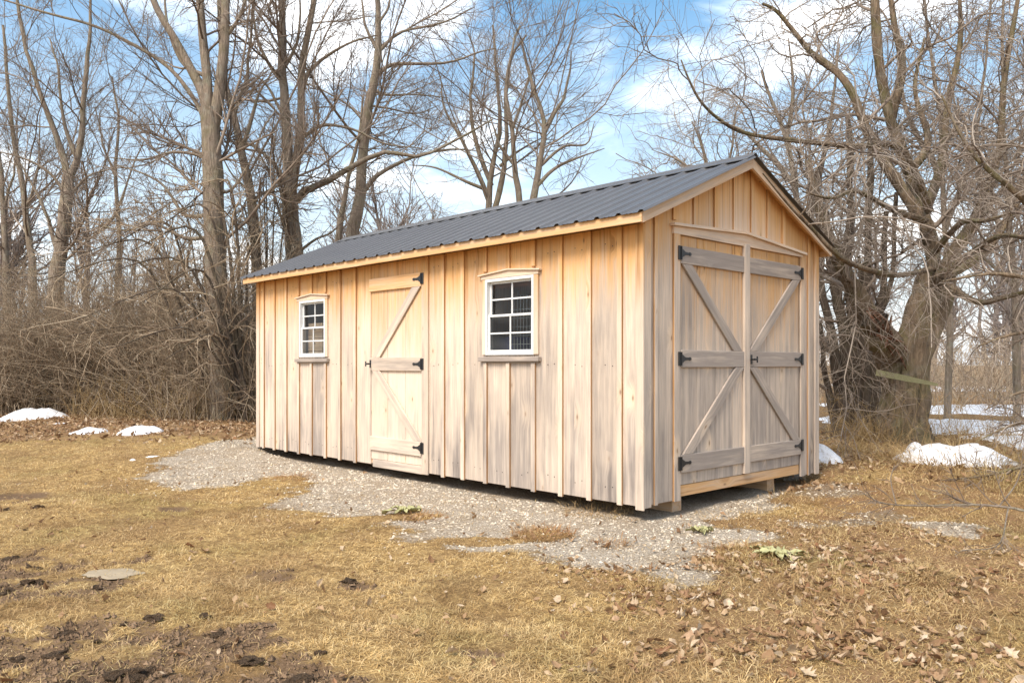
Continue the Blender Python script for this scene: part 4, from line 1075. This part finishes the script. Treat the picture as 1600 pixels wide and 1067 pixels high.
OLD = tree_px('old_tree', 'thick mossy old trunk right of the shed, split low with a rotten hollow stub', 'tree', 12.3, 1412, [
    ([(1412, 702), (1412, 640), (1424, 565), (1442, 500), (1455, 455), (1462, 425)], .37, .25),
    ([(1400, 620, 12.3), (1384, 555, 12.2), (1362, 505, 12.1), (1335, 455, 12), (1306, 400, 11.9), (1280, 330, 11.9), (1262, 250, 11.9)], .19, .045),
    ([(1460, 450), (1458, 400), (1444, 345), (1420, 270), (1392, 190), (1374, 100), (1366, 0), (1362, -90)], .11, .055),
    ([(1440, 340), (1412, 300), (1362, 222), (1326, 135), (1290, 100), (1268, 84), (1240, 50), (1214, 18), (1191, 6)], .085, .018, 12.0),
    ([(1452, 330, 12), (1430, 268, 11.4), (1400, 228, 11), (1338, 229, 10.6), (1225, 218, 10), (1150, 203, 9.6), (1094, 158, 9.3), (1064, 94, 9.2)], .055, .008),
    ([(1458, 420, 12), (1400, 430, 10.5), (1345, 418, 8.9), (1309, 399, 7.9), (1273, 362, 7.7), (1234, 322, 7.5), (1192, 271, 7.35)], .04, .006),
    ([(1464, 440), (1490, 390), (1530, 330), (1560, 240), (1570, 120), (1590, 0)], .09, .03, 12.6),
    ([(1462, 430), (1500, 420), (1550, 380), (1600, 300), (1650, 220)], .075, .02, 12.0),
    ([(1460, 440, 12), (1510, 400, 11), (1560, 370, 10), (1610, 372, 9), (1680, 380, 8.4)], .05, .012),
    ([(1440, 350), (1470, 260), (1480, 170), (1500, 70), (1498, -40)], .075, .025, 12.8),
    ([(1390, 190), (1410, 110), (1398, 40), (1386, -40)], .08, .03, 12.6),
    ([(1340, 460), (1305, 440), (1270, 430), (1240, 452)], .05, .012, 12.4),
    ([(1420, 270), (1450, 222), (1430, 140), (1445, 60)], .06, .02, 12),
    ([(1446, 345, 12), (1400, 330, 11), (1340, 300, 10.2), (1300, 310, 9.6), (1255, 300, 9.2)], .05, .008),
    ([(1462, 430, 12), (1520, 470, 11), (1570, 465, 10.2), (1620, 450, 9.6)], .06, .015),
    ([(1455, 400, 12), (1500, 350, 11), (1540, 345, 10), (1590, 330, 9.2)], .05, .012),
    ], cfgO(110, 1200, 9800), 20, (M['bark_old'], M['twig_light']), flare=.30, ridged=.26, keep=clear_of_shed)
# the torn stub and its rotten wood
def stub():
    c = at(1376, 528, 11.95); b = np.array(OLD.location)
    r = np.random.default_rng(4)
    K = 7; a = at(1395, 560, 12.05); e = at(1362, 498, 11.75)
    P = spline([a, (a*.5+e*.5)+np.array([0, 0, -.02]), e], K)[None]; R = np.array([[.17, .20, .215, .21, .20, .185, .17]])
    V, F = tubes(P, R, 12); V = lumpy(V, .16, 7, 3)
    link('torn_bark', np_mesh('torn_bark', V-b, F, True), M['bark_old'], OLD)
    t = NT('rotten_heartwood'); n = t.noise(t.map(t.obj(), (1, 1, .4)), 11, 4); t.bump(n, 1, .04)
    m = t.fin(t.ramp(n, [(.3, (.03, .018, .012)), (.5, (.16, .075, .045)), (.68, (.30, .21, .15)), (.8, (.42, .35, .27))]), .9, .1)
    # splinters and a cupped hollow facing the lawn
    parts = []
    for k in range(22):
        u = r.random(); p0 = a*(1-u)+e*u - FWD*(.13+.06*r.random()) + RGT*(r.random()-.5)*.26+np.array([0, 0, (r.random()-.5)*.26])
        dr = norm((a-e)[None]+r.normal(0, .22, (1, 3)))[0]; ln = .22+.30*r.random()
        parts.append(tubes(np.array([[p0-dr*ln/2, p0-FWD*.03, p0+dr*ln/2]]), np.array([[.008, .020, .005]])*(.5+r.random()), 5))
    V, F = join(parts); link('rotten_wood', np_mesh('rotten_wood', V-b, F), m, OLD)
stub()
# mossy slat leaning against the trunk
t = NT('mossy_wood'); n = t.noise(t.map(t.obj(), (1, 6, 6)), 6, 4); t.bump(n, .5, .01)
M['mossy'] = t.fin(t.mix(n, (.19, .18, .085), (.34, .31, .18)), .9, .1)
pa, pb = at(1370, 582, 11.2), at(1464, 601, 11.5)
def slat(name, a, b, w, th, mat, label, cat):
    d = norm((b-a)[None])[0]; s = norm(np.cross(d, FWD)[None])[0]; o = np.cross(d, s)
    V = [p+s*i*w/2*k+o*j*th/2 for p, k in ((a, 1), (a*.5+b*.5, .92), (b, .45)) for i, j in ((-1, -1), (1, -1), (1, 1), (-1, 1))]
    F = [(0, 3, 2, 1), (8, 9, 10, 11)]+[(4*k+i, 4*k+(i+1) % 4, 4*k+4+(i+1) % 4, 4*k+4+i) for k in (0, 1) for i in range(4)]
    c = (a+b)/2
    return tag(link(name, np_mesh(name, np.array(V)-c, np.array(F)), mat, None, c), label, cat)
slat('mossy_slat', pa, pb, .085, .03, M['mossy'], 'greenish split slat wedged across the old tree trunk', 'slat')

# slimmer trees whose fine twigs fill the sky behind the gable and over the old tree
BT = (M['bark'], M['twig_light'])
tree_px(TR, 'fine twigged slim tree right behind the gable peak', 'tree', 15.5, 1262, [
    ([(1262, 680), (1258, 480), (1250, 360), (1238, 260), (1215, 180), (1190, 110)], .10, .02), ([(1252, 380), (1280, 270), (1300, 170), (1310, 70)], .07, .015), ([(1242, 290), (1200, 240), (1150, 200), (1110, 190)], .05, .01), ([(1228, 220), (1240, 140), (1230, 60)], .05, .012), ([(1256, 400), (1300, 330), (1340, 240)], .05, .012)], cfgO(48, 520, 3600), 71, BT, trunk_sides=7)
tree_px(TR, 'slim tree with fine upright twigs behind the old tree crown', 'tree', 17, 1480, [
    ([(1480, 680), (1484, 480), (1476, 340), (1470, 200), (1452, 80), (1440, -40)], .075, .02), ([(1478, 360), (1520, 230), (1540, 100), (1550, -20)], .05, .015), ([(1474, 280), (1420, 180), (1400, 60)], .07, .015), ([(1482, 420), (1550, 320), (1600, 230)], .06, .015)], cfgO(44, 440, 3000), 72, BT, trunk_sides=7)
tree_px(TR, 'twiggy tree at the right edge rising behind the thorn branches', 'tree', 14.5, 1590, [
    ([(1590, 690), (1588, 500), (1580, 380), (1570, 240), (1566, 100), (1570, -40)], .07, .02), ([(1584, 420), (1540, 300), (1500, 200), (1480, 90)], .045, .01), ([(1578, 330), (1620, 220), (1640, 100)], .07, .015), ([(1588, 470), (1640, 400), (1680, 330)], .05, .01), ([(1586, 450), (1530, 400), (1470, 380)], .04, .008)], cfgO(48, 480, 3400), 73, BT, trunk_sides=7)
tree_px(TR, 'low wispy tree showing left of the gable peak above the ridge', 'tree', 19, 1120, [
    ([(1120, 680), (1118, 400), (1112, 300), (1100, 240), (1080, 190)], .08, .015), ([(1114, 330), (1140, 250), (1150, 170)], .05, .01), ([(1110, 290), (1060, 250), (1020, 235)], .04, .008), ([(1116, 350), (1050, 300), (990, 270)], .04, .008)], cfgO(40, 320, 1700), 74, BT, trunk_sides=6)

# dark many-stemmed clump between shed and old tree
tree_px('multi_stem_tree', 'dark clump of narrow stems between the shed corner and the old tree', 'tree', 13.4, 1330, [
    ([(1338, 690), (1328, 610), (1316, 520), (1300, 420), (1292, 330)], .14, .05),
    ([(1322, 690), (1312, 620), (1300, 540), (1284, 450), (1290, 370)], .12, .04), ([(1348, 690), (1350, 610), (1346, 520), (1352, 420), (1362, 310), (1355, 200)], .12, .04),
    ([(1330, 690), (1336, 600), (1330, 500), (1322, 400), (1330, 280), (1322, 180)], .11, .04), ([(1358, 690), (1368, 620), (1366, 540), (1378, 440), (1388, 330)], .10, .04),
    ([(1312, 690), (1300, 640), (1288, 580), (1278, 500)], .08, .03), ([(1342, 690), (1340, 620), (1358, 540), (1396, 420), (1400, 300)], .09, .03), ([(1318, 690), (1322, 600), (1310, 480), (1318, 380)], .10, .04),
    ([(1350, 690), (1362, 600), (1352, 500), (1338, 400)], .08, .03)], cfgO(40, 220, 900), 22, (M['bark_dark'], M['twig']), trunk_sides=8, rough=.05)
# thorn bush whose boughs come in from beyond the right edge
tree_px('thorn_tree', 'low thorny tree at the right edge sending branches across the snow', 'tree', 8.2, 1760, [
    ([(1760, 760), (1750, 640), (1745, 520), (1730, 420)], .10, .06),
    ([(1748, 560), (1690, 480), (1620, 440), (1550, 428), (1470, 440)], .045, .008), ([(1745, 520), (1680, 400), (1600, 310), (1520, 240), (1470, 150)], .05, .01), ([(1748, 600), (1680, 560), (1610, 520), (1530, 540)], .04, .008),
    ([(1752, 660), (1690, 640), (1610, 610), (1540, 640)], .035, .006), ([(1755, 720), (1690, 740), (1620, 725), (1545, 742), (1470, 750)], .03, .005),
    ([(1740, 480), (1700, 330), (1640, 200), (1600, 60)], .05, .012), ([(1756, 740), (1680, 790), (1600, 800), (1520, 790)], .025, .005), ([(1750, 640), (1680, 680), (1600, 660), (1520, 690)], .03, .005)],
    [(110, .25, 1., .9, .40, .5, 8, .26, .03, .10, 4, .007, .4, 1.8), (560, .1, 1., .85, .42, .55, 5, .26, .02, .03, 4, .0042, .2, .8), (2200, .1, 1., .8, .5, .65, 3, .25, .02, 0, 3, .0027, .08, .35)], 23, (M['bark_old'], M['twig_light']), trunk_sides=8)
tree_px('fallen_branch', 'thin bare branch lying low across the ground at right', 'branch', 6.3, 1600, [
    ([(1640, 812, 6.0), (1590, 795, 6.1), (1520, 788, 6.2), (1440, 790, 6.4), (1380, 786, 6.5), (1348, 770, 6.5)], .012, .004), ([(1575, 795, 6.1), (1560, 850, 5.6), (1500, 860, 5.5)], .006, .003), ([(1400, 788, 6.4), (1392, 750, 6.45), (1398, 725, 6.45)], .006, .003), ([(1560, 792, 6.15), (1590, 750, 6.2), (1600, 700, 6.2)], .007, .003)],
    [(40, .2, 1., .8, .3, .6, 5, .2, .03, 0, 3, .003, .12, .5), (120, .2, 1., .8, .4, .7, 3, .2, .02, 0, 3, .002, .06, .2)], 24, (M['bark'], M['twig']), trunk_sides=5, rough=.002)

# trees of the wood further back: four shapes, copied
def proto(seed, h, n1, n2, n3, stems):
    r = np.random.default_rng(seed); P, R = [], []
    K = 11
    for s in range(stems):
        lean = r.normal(0, .10, 2); p = np.zeros((K, 3)); zz = np.linspace(0, h*(.8+.3*r.random()), K)
        p[:, 0] = lean[0]*zz+np.cumsum(r.normal(0, .07, K))*(zz > 0); p[:, 1] = lean[1]*zz+np.cumsum(r.normal(0, .07, K))*(zz > 0); p[:, 2] = zz
        P.append(p); R.append(np.linspace(.15, .02, K)*(1 if s == 0 else .7)*h/9)
    return np.array(P), np.array(R), [(n1, .22, 1, .75, .30, .5, 6, .15, .10, 0, 4, .016, .6, 3.6), (n2, .1, 1, .7, .42, .6, 4, .18, .06, 0, 3, .011, .4, 1.7), (n3, .1, 1, .7, .5, .7, 2, .2, .05, 0, 3, .008, .25, .9)]
protos = []
fr = np.random.default_rng(77)
spots = []
for k in range(44):
    if k < 22: px = fr.uniform(-60, 760); d = fr.uniform(28, 52)
    elif k < 32: px = fr.uniform(900, 1290); d = fr.uniform(34, 60)
    else: px = fr.uniform(1260, 1680); d = fr.uniform(24, 55)
    spots.append((px, d))
for k, (px, d) in enumerate(spots):
    b = zb(px, d); st_ = ('slender single stemmed', 'twin stemmed', 'three stemmed', 'straight single stemmed')[k % 4]; lab = f'{st_} bare tree in the wood behind, left of the roof'
    if px > 900: lab = f'distant {st_} bare tree low over the ridge near the gable'
    if px > 1290: lab = f'{st_} bare tree beyond the snow behind the old tree'
    if k < 4:
        h = (8, 9.5, 7.5, 10)[k]
        P, R, cf = proto(200+k, h, 60, 300, 900, (1, 2, 3, 1)[k]); P = P+np.array(b)
        root = build_tree('woodland_tree', lab, 'tree', b, P, R, cf, 300+k, (M['bark_far'], M['twig_far']), lab.replace('tree', 'trees'), 6)
        protos.append(root)
    else:
        src = protos[k % 4]; root = src.copy(); COL.objects.link(root); root.location = b
        tag(root, lab, 'tree', lab.replace('tree', 'trees'))
        sc = fr.uniform(.65, 1.1)*(.62 if 900 < px < 1290 else 1); root.scale = (sc, sc, sc); root.rotation_euler = (0, 0, fr.uniform(0, 6.28))
        for ch in src.children:
            c = ch.copy(); COL.objects.link(c); c.parent = root

# brush: a tangled bank of stems under the trees, one mass
def brush(name, label, spec, seed, mat, n1, n2, n3, lmean, rad):
    r = np.random.default_rng(seed); px = r.uniform(*spec[0], n1); d = r.uniform(*spec[1], n1)
    if len(spec) > 3: d = spec[3](px, d)
    st = CAM[None]+d[:, None]*(FWD[None]+RGT[None]*((px-800)/FPX)[:, None]); st[:, 2] = zt(st[:, 0], st[:, 1])-.05
    a = r.random(n1)*6.28; t = np.abs(r.normal(.15, .38, n1)); dr = np.stack([np.cos(a)*np.sin(t), np.sin(a)*np.sin(t), np.cos(t)], 1)
    ln = lmean*(.35+.9*r.random(n1)**1.2)*spec[2](px, d)
    P, R = grow(r, st, dr, ln, np.full(n1, rad)*(.5+r.random(n1)), np.full(n1, rad*.4), 5, .14, .02, .18)
    parts = [tubes(P, R, 3)]
    p, dd, l, q = kids(r, P, R, n2, .12, 1, .75, .3, .42, .8); P2, R2 = grow(r, p, dd, l, np.maximum(q, rad*.6), np.maximum(q*.5, rad*.35), 3, .22, .02, .12); parts.append(tubes(P2, R2, 3))
    p, dd, l, q = kids(r, P2, R2, n3, .1, 1, .75, .3, .55, .9); P3, R3 = grow(r, p, dd, np.clip(l, .15, .8), np.maximum(q, rad*.5), np.maximum(q*.5, rad*.3), 2, .2, .0, 0); parts.append(tubes(P3, R3, 3))
    V, F = join(parts)
    return tag(link(name, np_mesh(name, V, F, True), mat), label, 'brush', kind='stuff')
brush('thicket', 'tangled bank of brown brush left of the shed', ((-60, 470), (16.4, 23.5), lambda p, d: np.where(p > 250, 1.15, 1.0)*np.clip((d-15.0)/2.2, .5, 1), lambda p, d: np.where(p < 240, np.maximum(d, 18.6+.25*(d-16.4)), d)), 51, M['twig_brush'], 4000, 8500, 17000, 3.35, .0078)
brush('thicket', 'paler brush further back under the distant trees at left', ((-80, 900), (26, 40), lambda p, d: 1.), 52, M['twig_far'], 800, 1800, 2400, 3.0, .013)
brush('thicket', 'brown brush beyond the snow at right', ((1270, 1700), (20, 42), lambda p, d: .9), 53, M['twig_brush'], 1100, 2800, 4200, 2.6, .012)
brush('weed_stems', 'thin dry weed stalks along the front of the brush', ((-20, 400), (16.6, 19), lambda p, d: .55, lambda p, d: np.where(p < 110, d+2.2, d)), 54, M['straw'], 900, 700, 300, 1.7, .0065)
brush('weed_stems', 'dry stalks and briars round the foot of the old tree', ((1290, 1640), (10.4, 13.5), lambda p, d: .5), 55, M['straw'], 260, 420, 300, 1.5, .004)
# arching shrubs that lean out of the thicket by the shed
def arching(label, px, d, seed, tips, rad):
    limbs = []
    r = np.random.default_rng(seed)
    for (tx, ty, td) in tips:
        mx, my = px*.55+tx*.45, min(ty, 600)-20-r.uniform(0, 40)
        limbs.append(([(px+r.uniform(-12, 12), 640, d), (px*.8+tx*.2, 640*.45+my*.55, d*.8+td*.2), (mx, my+10, (d+td)/2), (tx, ty, td)], rad*(.6+.6*r.random()), .008))
    return tree_px('arching_shrub', label, 'shrub', d, px, limbs, [(70, .2, 1, .7, .32, .5, 7, .2, .0, .10, 4, .010, .5, 2.2), (330, .1, 1, .7, .4, .6, 4, .22, .0, .08, 3, .0065, .3, 1.2), (1200, .1, 1, .7, .5, .7, 3, .22, 0, 0, 3, .005, .15, .6)], seed, (M['bark_dark'], M['twig_brush']), trunk_sides=6, rough=.01)
arching('big arching shrub against the far end of the shed, limbs sweeping left', 385, 16.6, 61, [(150, 430, 15.5), (200, 395, 16), (120, 500, 15), (240, 360, 16.5), (170, 545, 15), (280, 330, 17), (330, 300, 17), (225, 470, 15.4), (390, 400, 17.5), (260, 560, 15.2)], .05)
arching('smaller arching shrub left of the big one by the shed', 330, 17.6, 62, [(60, 440, 16.6), (110, 400, 17), (180, 380, 17), (80, 530, 16.4), (230, 340, 18), (400, 380, 18)], .04)
arching('upright shrub showing behind the far roof corner of the shed', 420, 18.4, 63, [(370, 340, 18.5), (400, 320, 19), (440, 345, 18.6), (330, 370, 18), (480, 360, 19), (410, 300, 18.8)], .04)
# ------------------------------------------------------------------ fallen leaves, straw tufts, flattened weeds
def leaf_mesh(name, seed, lobed):
    r = np.random.default_rng(seed); n = 12 if lobed else 9
    A = np.linspace(0, np.pi, n); curl = .5+.9*r.random(); fold = .3+.7*r.random(); tw = r.normal(0, .5)
    spine = np.linspace(0, 1, n); 
    wid = np.sin(A)**.8*.34
    if lobed: wid = wid*(1+.55*np.where(np.arange(n) % 3 == 1, 1, -.45))
    V = []
    for i in range(n):
        x = spine[i]-.5
        z0 = curl*.45*(x*x)+.04*r.normal(); 
        for s in (-1, -.5, 0, .5, 1):
            y = s*wid[i]*(1+.12*r.normal()); V.append((x+(abs(s)*.10 if lobed else 0), y, z0+abs(y)*fold*(1+.3*r.normal())+tw*x*y))
    F = [(i*5+k, i*5+k+1, i*5+k+6, i*5+k+5) for i in range(n-1) for k in range(4)]
    me = np_mesh(name, V, np.array(F), True); return me
def mat_leaf(name, stops):
    t = NT(name); rr = t.orand(); isl = t.island()
    c = t.ramp(t.math('FRACT', t.math('ADD', rr, t.math('MULTIPLY', isl, .999))), stops)
    n = t.noise(t.pos(), 45, 3); c = t.mix(t.rng(n, .35, .7, 0, .45), c, (.22, .12, .065))
    t.bump(n, .4, .004)
    m = t.fin(c, .7, .25)
    tr = t.n.new('ShaderNodeBsdfTranslucent'); t._in(tr.inputs[0], c); mx = t.n.new('ShaderNodeMixShader'); mx.inputs[0].default_value = .2
    t.l.new(t.b.outputs[0], mx.inputs[1]); t.l.new(tr.outputs[0], mx.inputs[2]); t.l.new(mx.outputs[0], t.out.inputs[0]); return m
M['leaf'] = mat_leaf('dry_leaf_mixed', [(0, (.14, .075, .035)), (.2, (.26, .15, .075)), (.45, (.40, .26, .14)), (.7, (.48, .34, .20)), (.88, (.60, .48, .33)), (1, (.30, .15, .07))])
LCM = [mat_leaf('dry_leaf_tan', [(0, (.46, .34, .21)), (.5, (.58, .45, .30)), (1, (.70, .58, .43))]), mat_leaf('dry_leaf_brown', [(0, (.30, .18, .09)), (.5, (.40, .255, .14)), (1, (.50, .33, .20))]), mat_leaf('dry_leaf_russet', [(0, (.13, .065, .03)), (.5, (.22, .11, .05)), (1, (.30, .15, .075))])]
LM = [leaf_mesh('fallen_leaf', 400+i, i % 2 == 0) for i in range(8)]
LC = [[m_.copy() for m_ in LM] for _ in range(3)]
for row, mm_ in zip(LC, LCM):
    for m_ in row: m_.materials.append(mm_)
lr = np.random.default_rng(90)
def d_leaf(x, y):
    u = ((x-CAM[0])*RGT[0]+(y-CAM[1])*RGT[1]); w = (x-CAM[0])*FWD[0]+(y-CAM[1])*FWD[1]; q = u/w
    d = sst(.05, .26, q+(fbm(x*1.4, y*1.4, 301)-.5)*.25)*sst(.40, .58, fbm(x*2.6, y*2.6, 303)+.06)*sst(7.0, 5.2, w)*(1-.75*sst(.48, .62, q)*sst(6, 4, w))
    for b in [(850, 830, 60, 14), (1000, 890, 120, 14), (660, 808, 40, 7), (1030, 935, 120, 25), (880, 880, 60, 12), (1300, 935, 90, 40), (1180, 1000, 110, 40)]:
        d = np.maximum(d, .75*sst(1.2, .4, blob(x, y, *b)))
    return d*(1-.7*sst(.4, .7, m_gravel(x, y)))+.012
x, y, v, r = sample(1500, d_leaf, 2.7, 6.8, .70, 1.5, 91)
order = np.argsort(v)[:300]
for i in order:
    si = int(r.integers(8)); ci = int(r.choice(3, p=[.38, .42, .20])); me = LC[ci][si]; o = link('fallen_leaf', me); s = float(r.uniform(.040, .085))
    o.location = (x[i], y[i], float(zt(x[i], y[i]))+.008+.012*float(r.random())); o.scale = (s, s*float(r.uniform(.8, 1.3)), s*float(r.uniform(.45, 1.2)))
    o.rotation_euler = (float(r.normal(0, .45)), float(r.normal(0, .45)), float(r.uniform(0, 6.28)))
    if r.random() < .3: o.rotation_euler[0] += 3.14
    qx = 800+FPX*((x[i]-CAM[0])*RGT[0]+(y[i]-CAM[1])*RGT[1])/v[i]
    place = 'on the lawn left of centre' if qx < 700 else ('below the near shed corner' if qx < 1050 else ('before the double doors' if qx < 1330 else 'on the grass at the right edge'))
    depth_ = 'close to the camera' if v[i] < 4.2 else 'further back'
    lab = f"{('pale tan', 'mid brown', 'dark russet')[ci]} {'lobed' if si % 2 == 0 else 'oval'} dry leaf {place}, {depth_}"
    tag(o, lab, 'leaf', lab.replace('leaf', 'leaves'))
# the rest of the litter, too many to count
def litter(name, label, n, fn, near, far, pw, seed, size, umax=.72):
    x, y, v, r = sample(n, fn, near, far, umax, pw, seed); n = len(x)
    base = np.array([(-.5, 0, .06), (-.15, -.26, .12), (-.12, 0, 0), (-.15, .26, .12), (.2, -.2, .1), (.2, .2, .1), (.5, 0, .1), ])
    tri = np.array([(0, 1, 2), (0, 2, 3), (1, 4, 2), (2, 5, 3), (2, 4, 6), (2, 6, 5)])
    V = base[None]*(1+.35*r.normal(0, 1, (n, 7, 3)))*np.array([1, 1, 1.6])*(size*(.5+r.random((n, 1, 1))))
    for ax in (0, 1):
        a = r.normal(0, .6, n); c_, s_ = np.cos(a)[:, None], np.sin(a)[:, None]; p, q = ((1, 2), (0, 2))[ax]
        A_, B_ = V[..., p].copy(), V[..., q].copy(); V[..., p] = A_*c_-B_*s_; V[..., q] = A_*s_+B_*c_
    a = r.random(n)*6.28; c_, s_ = np.cos(a)[:, None], np.sin(a)[:, None]; A_, B_ = V[..., 0].copy(), V[..., 1].copy(); V[..., 0] = A_*c_-B_*s_; V[..., 1] = A_*s_+B_*c_
    V += np.stack([x, y, zt(x, y)+.008+.012*r.random(n)], 1)[:, None]
    return tag(link(name, np_mesh(name, V.reshape(-1, 3), (np.arange(n)[:, None, None]*7+tri[None]).reshape(-1, 3)), M['leaf']), label, 'leaf litter', kind='stuff')
litter('leaf_litter', 'smaller scattered leaves and bits on the grass and gravel', 19000, lambda x, y: np.minimum(1, d_leaf(x, y)*1.0+.03), 2.8, 10, 1.4, 93, .042)
litter('leaf_litter', 'brown leaf carpet in front of the brush at left', 18000, lambda x, y: m_leaf(x, y)*((x-CAM[0])*RGT[0]+(y-CAM[1])*RGT[1] < 0), 11.5, 19, .4, 94, .072)
litter('leaf_litter', 'brown leaves beneath the old tree at right', 7000, lambda x, y: m_leaf(x, y)*((x-CAM[0])*RGT[0]+(y-CAM[1])*RGT[1] > 0), 8, 14, .6, 95, .07)

# straw tufts and clumps standing off the ground
def tuft(label, px, py, n, L, spread, mat, seed, flat=.5, name='grass_tuft', group=None, wid=.004):
    r = np.random.default_rng(seed); c = G(px, py, -.1); z0 = float(zt(c[0], c[1]))
    a = r.random(n)*6.28; rad = spread*np.sqrt(r.random(n)); bx = np.cos(a)*rad; by = np.sin(a)*rad
    a2 = a+r.normal(0, .7, n); e = np.clip(r.normal(flat, .35, n), .05, 1.4); l = L*(.5+r.random(n)); h = np.stack([np.cos(a2), np.sin(a2), 0*a2], 1); s = np.stack([-np.sin(a2), np.cos(a2), 0*a2], 1)
    b = np.stack([bx, by, zt(c[0]+bx, c[1]+by)-z0-.005], 1)
    m = b+h*(l*.5*np.cos(e))[:, None]; m[:, 2] += l*.5*np.sin(e); e2 = e-.5-.5*r.random(n); t = m+h*(l*.5*np.cos(e2))[:, None]; t[:, 2] += l*.5*np.sin(e2)
    V = np.stack([b, m+s*wid/2, t, m-s*wid/2], 1).reshape(-1, 3); i = np.arange(n)[:, None]*4
    o = link(name, np_mesh(name, V, np.concatenate([i+np.array([0, 1, 3]), i+np.array([1, 2, 3])])), mat, None, (c[0], c[1], z0))
    return tag(o, label, 'grass tuft', group)
rust = mat_blades('rusty_blades', [(0, (.16, .07, .03)), (.5, (.34, .17, .07)), (1, (.50, .30, .14))], (.3, .16, .06)); M['rust'] = rust
tuft('rust brown grass tuft lying on the gravel left of the single door', 458, 744, 420, .12, .22, rust, 1, .35)
tuft('reddish leaf and grass clump on the gravel below the near window', 850, 832, 520, .10, .24, rust, 2, .6)
tuft('brown grass tuft beside the flattened yellow weed', 660, 806, 260, .11, .18, rust, 3, .4)
tuft('dark red brown dead patch left of the largest pale weed', 1160, 862, 500, .09, .30, rust, 4, .35)
tuft('rounded golden mound of dry grass at lower right', 1450, 915, 1500, .06, .17, M['tall'], 5, .35)
tuft('low straw tuft at the near corner of the shed', 930, 796, 420, .15, .32, M['tall'], 6, .5)
tuft('wispy dry tuft at the foot of the old tree', 1372, 700, 700, .42, .45, M['tall'], 7, .95, wid=.008)
tuft('dry grass bank before the broad snow heap', 1500, 742, 900, .34, .8, M['tall'], 8, .7, wid=.007)
tuft('dry tuft between the shed corner snow and the old tree', 1345, 722, 420, .26, .4, M['tall'], 9, .8, wid=.007)
tuft('dry tuft at the right edge under the thorny branches', 1575, 770, 600, .22, .5, M['tall'], 10, .7, wid=.006)
tuft('short rusty tuft where the gravel ends at right', 1255, 762, 300, .12, .3, rust, 11, .5)
tuft('small rust tuft on the gravel to the right of the window clump', 950, 848, 160, .09, .14, rust, 12, .5)
# flattened pale weeds
t = NT('pale_weed_leaf'); n = t.noise(t.pos(), 30, 3)
M['weed'] = t.fin(t.mix(n, (.29, .28, .125), (.46, .43, .23)), .7, .2)
def weed(label, px, py, nl, L, seed, green=None):
    r = np.random.default_rng(seed); c = G(px, py, -.1); z0 = float(zt(c[0], c[1]))
    root = empty('flattened_weed', (c[0], c[1], z0)); tag(root, label, 'weed')
    for k in range(nl):
        a = k*6.28/nl+r.normal(0, .3); l = L*(.6+.6*r.random()); n_ = 8; V = []
        for i in range(n_):
            f = i/(n_-1); w = .15*l*np.sin(np.pi*(f*.92+.06))**.8
            for s in (-1, 0, 1): V.append((l*f*math.cos(a)-s*w*math.sin(a), l*f*math.sin(a)+s*w*math.cos(a), .012+.022*math.sin(3.1*f)*r.random()+.018*abs(s)+.008*r.normal()))
        F = [(i*3+q, i*3+q+1, i*3+q+4, i*3+q+3) for i in range(n_-1) for q in (0, 1)]
        link('leaf', np_mesh('leaf', V, np.array(F), True), M['weed'], root)
    return root
weed('largest flattened pale green weed, on the grass before the double doors', 1215, 866, 12, .20, 1)
weed('small flattened green weed on the gravel near the shed corner', 1097, 829, 9, .11, 2)
weed('yellowish flattened weed on the gravel below the single door', 632, 797, 10, .19, 3)
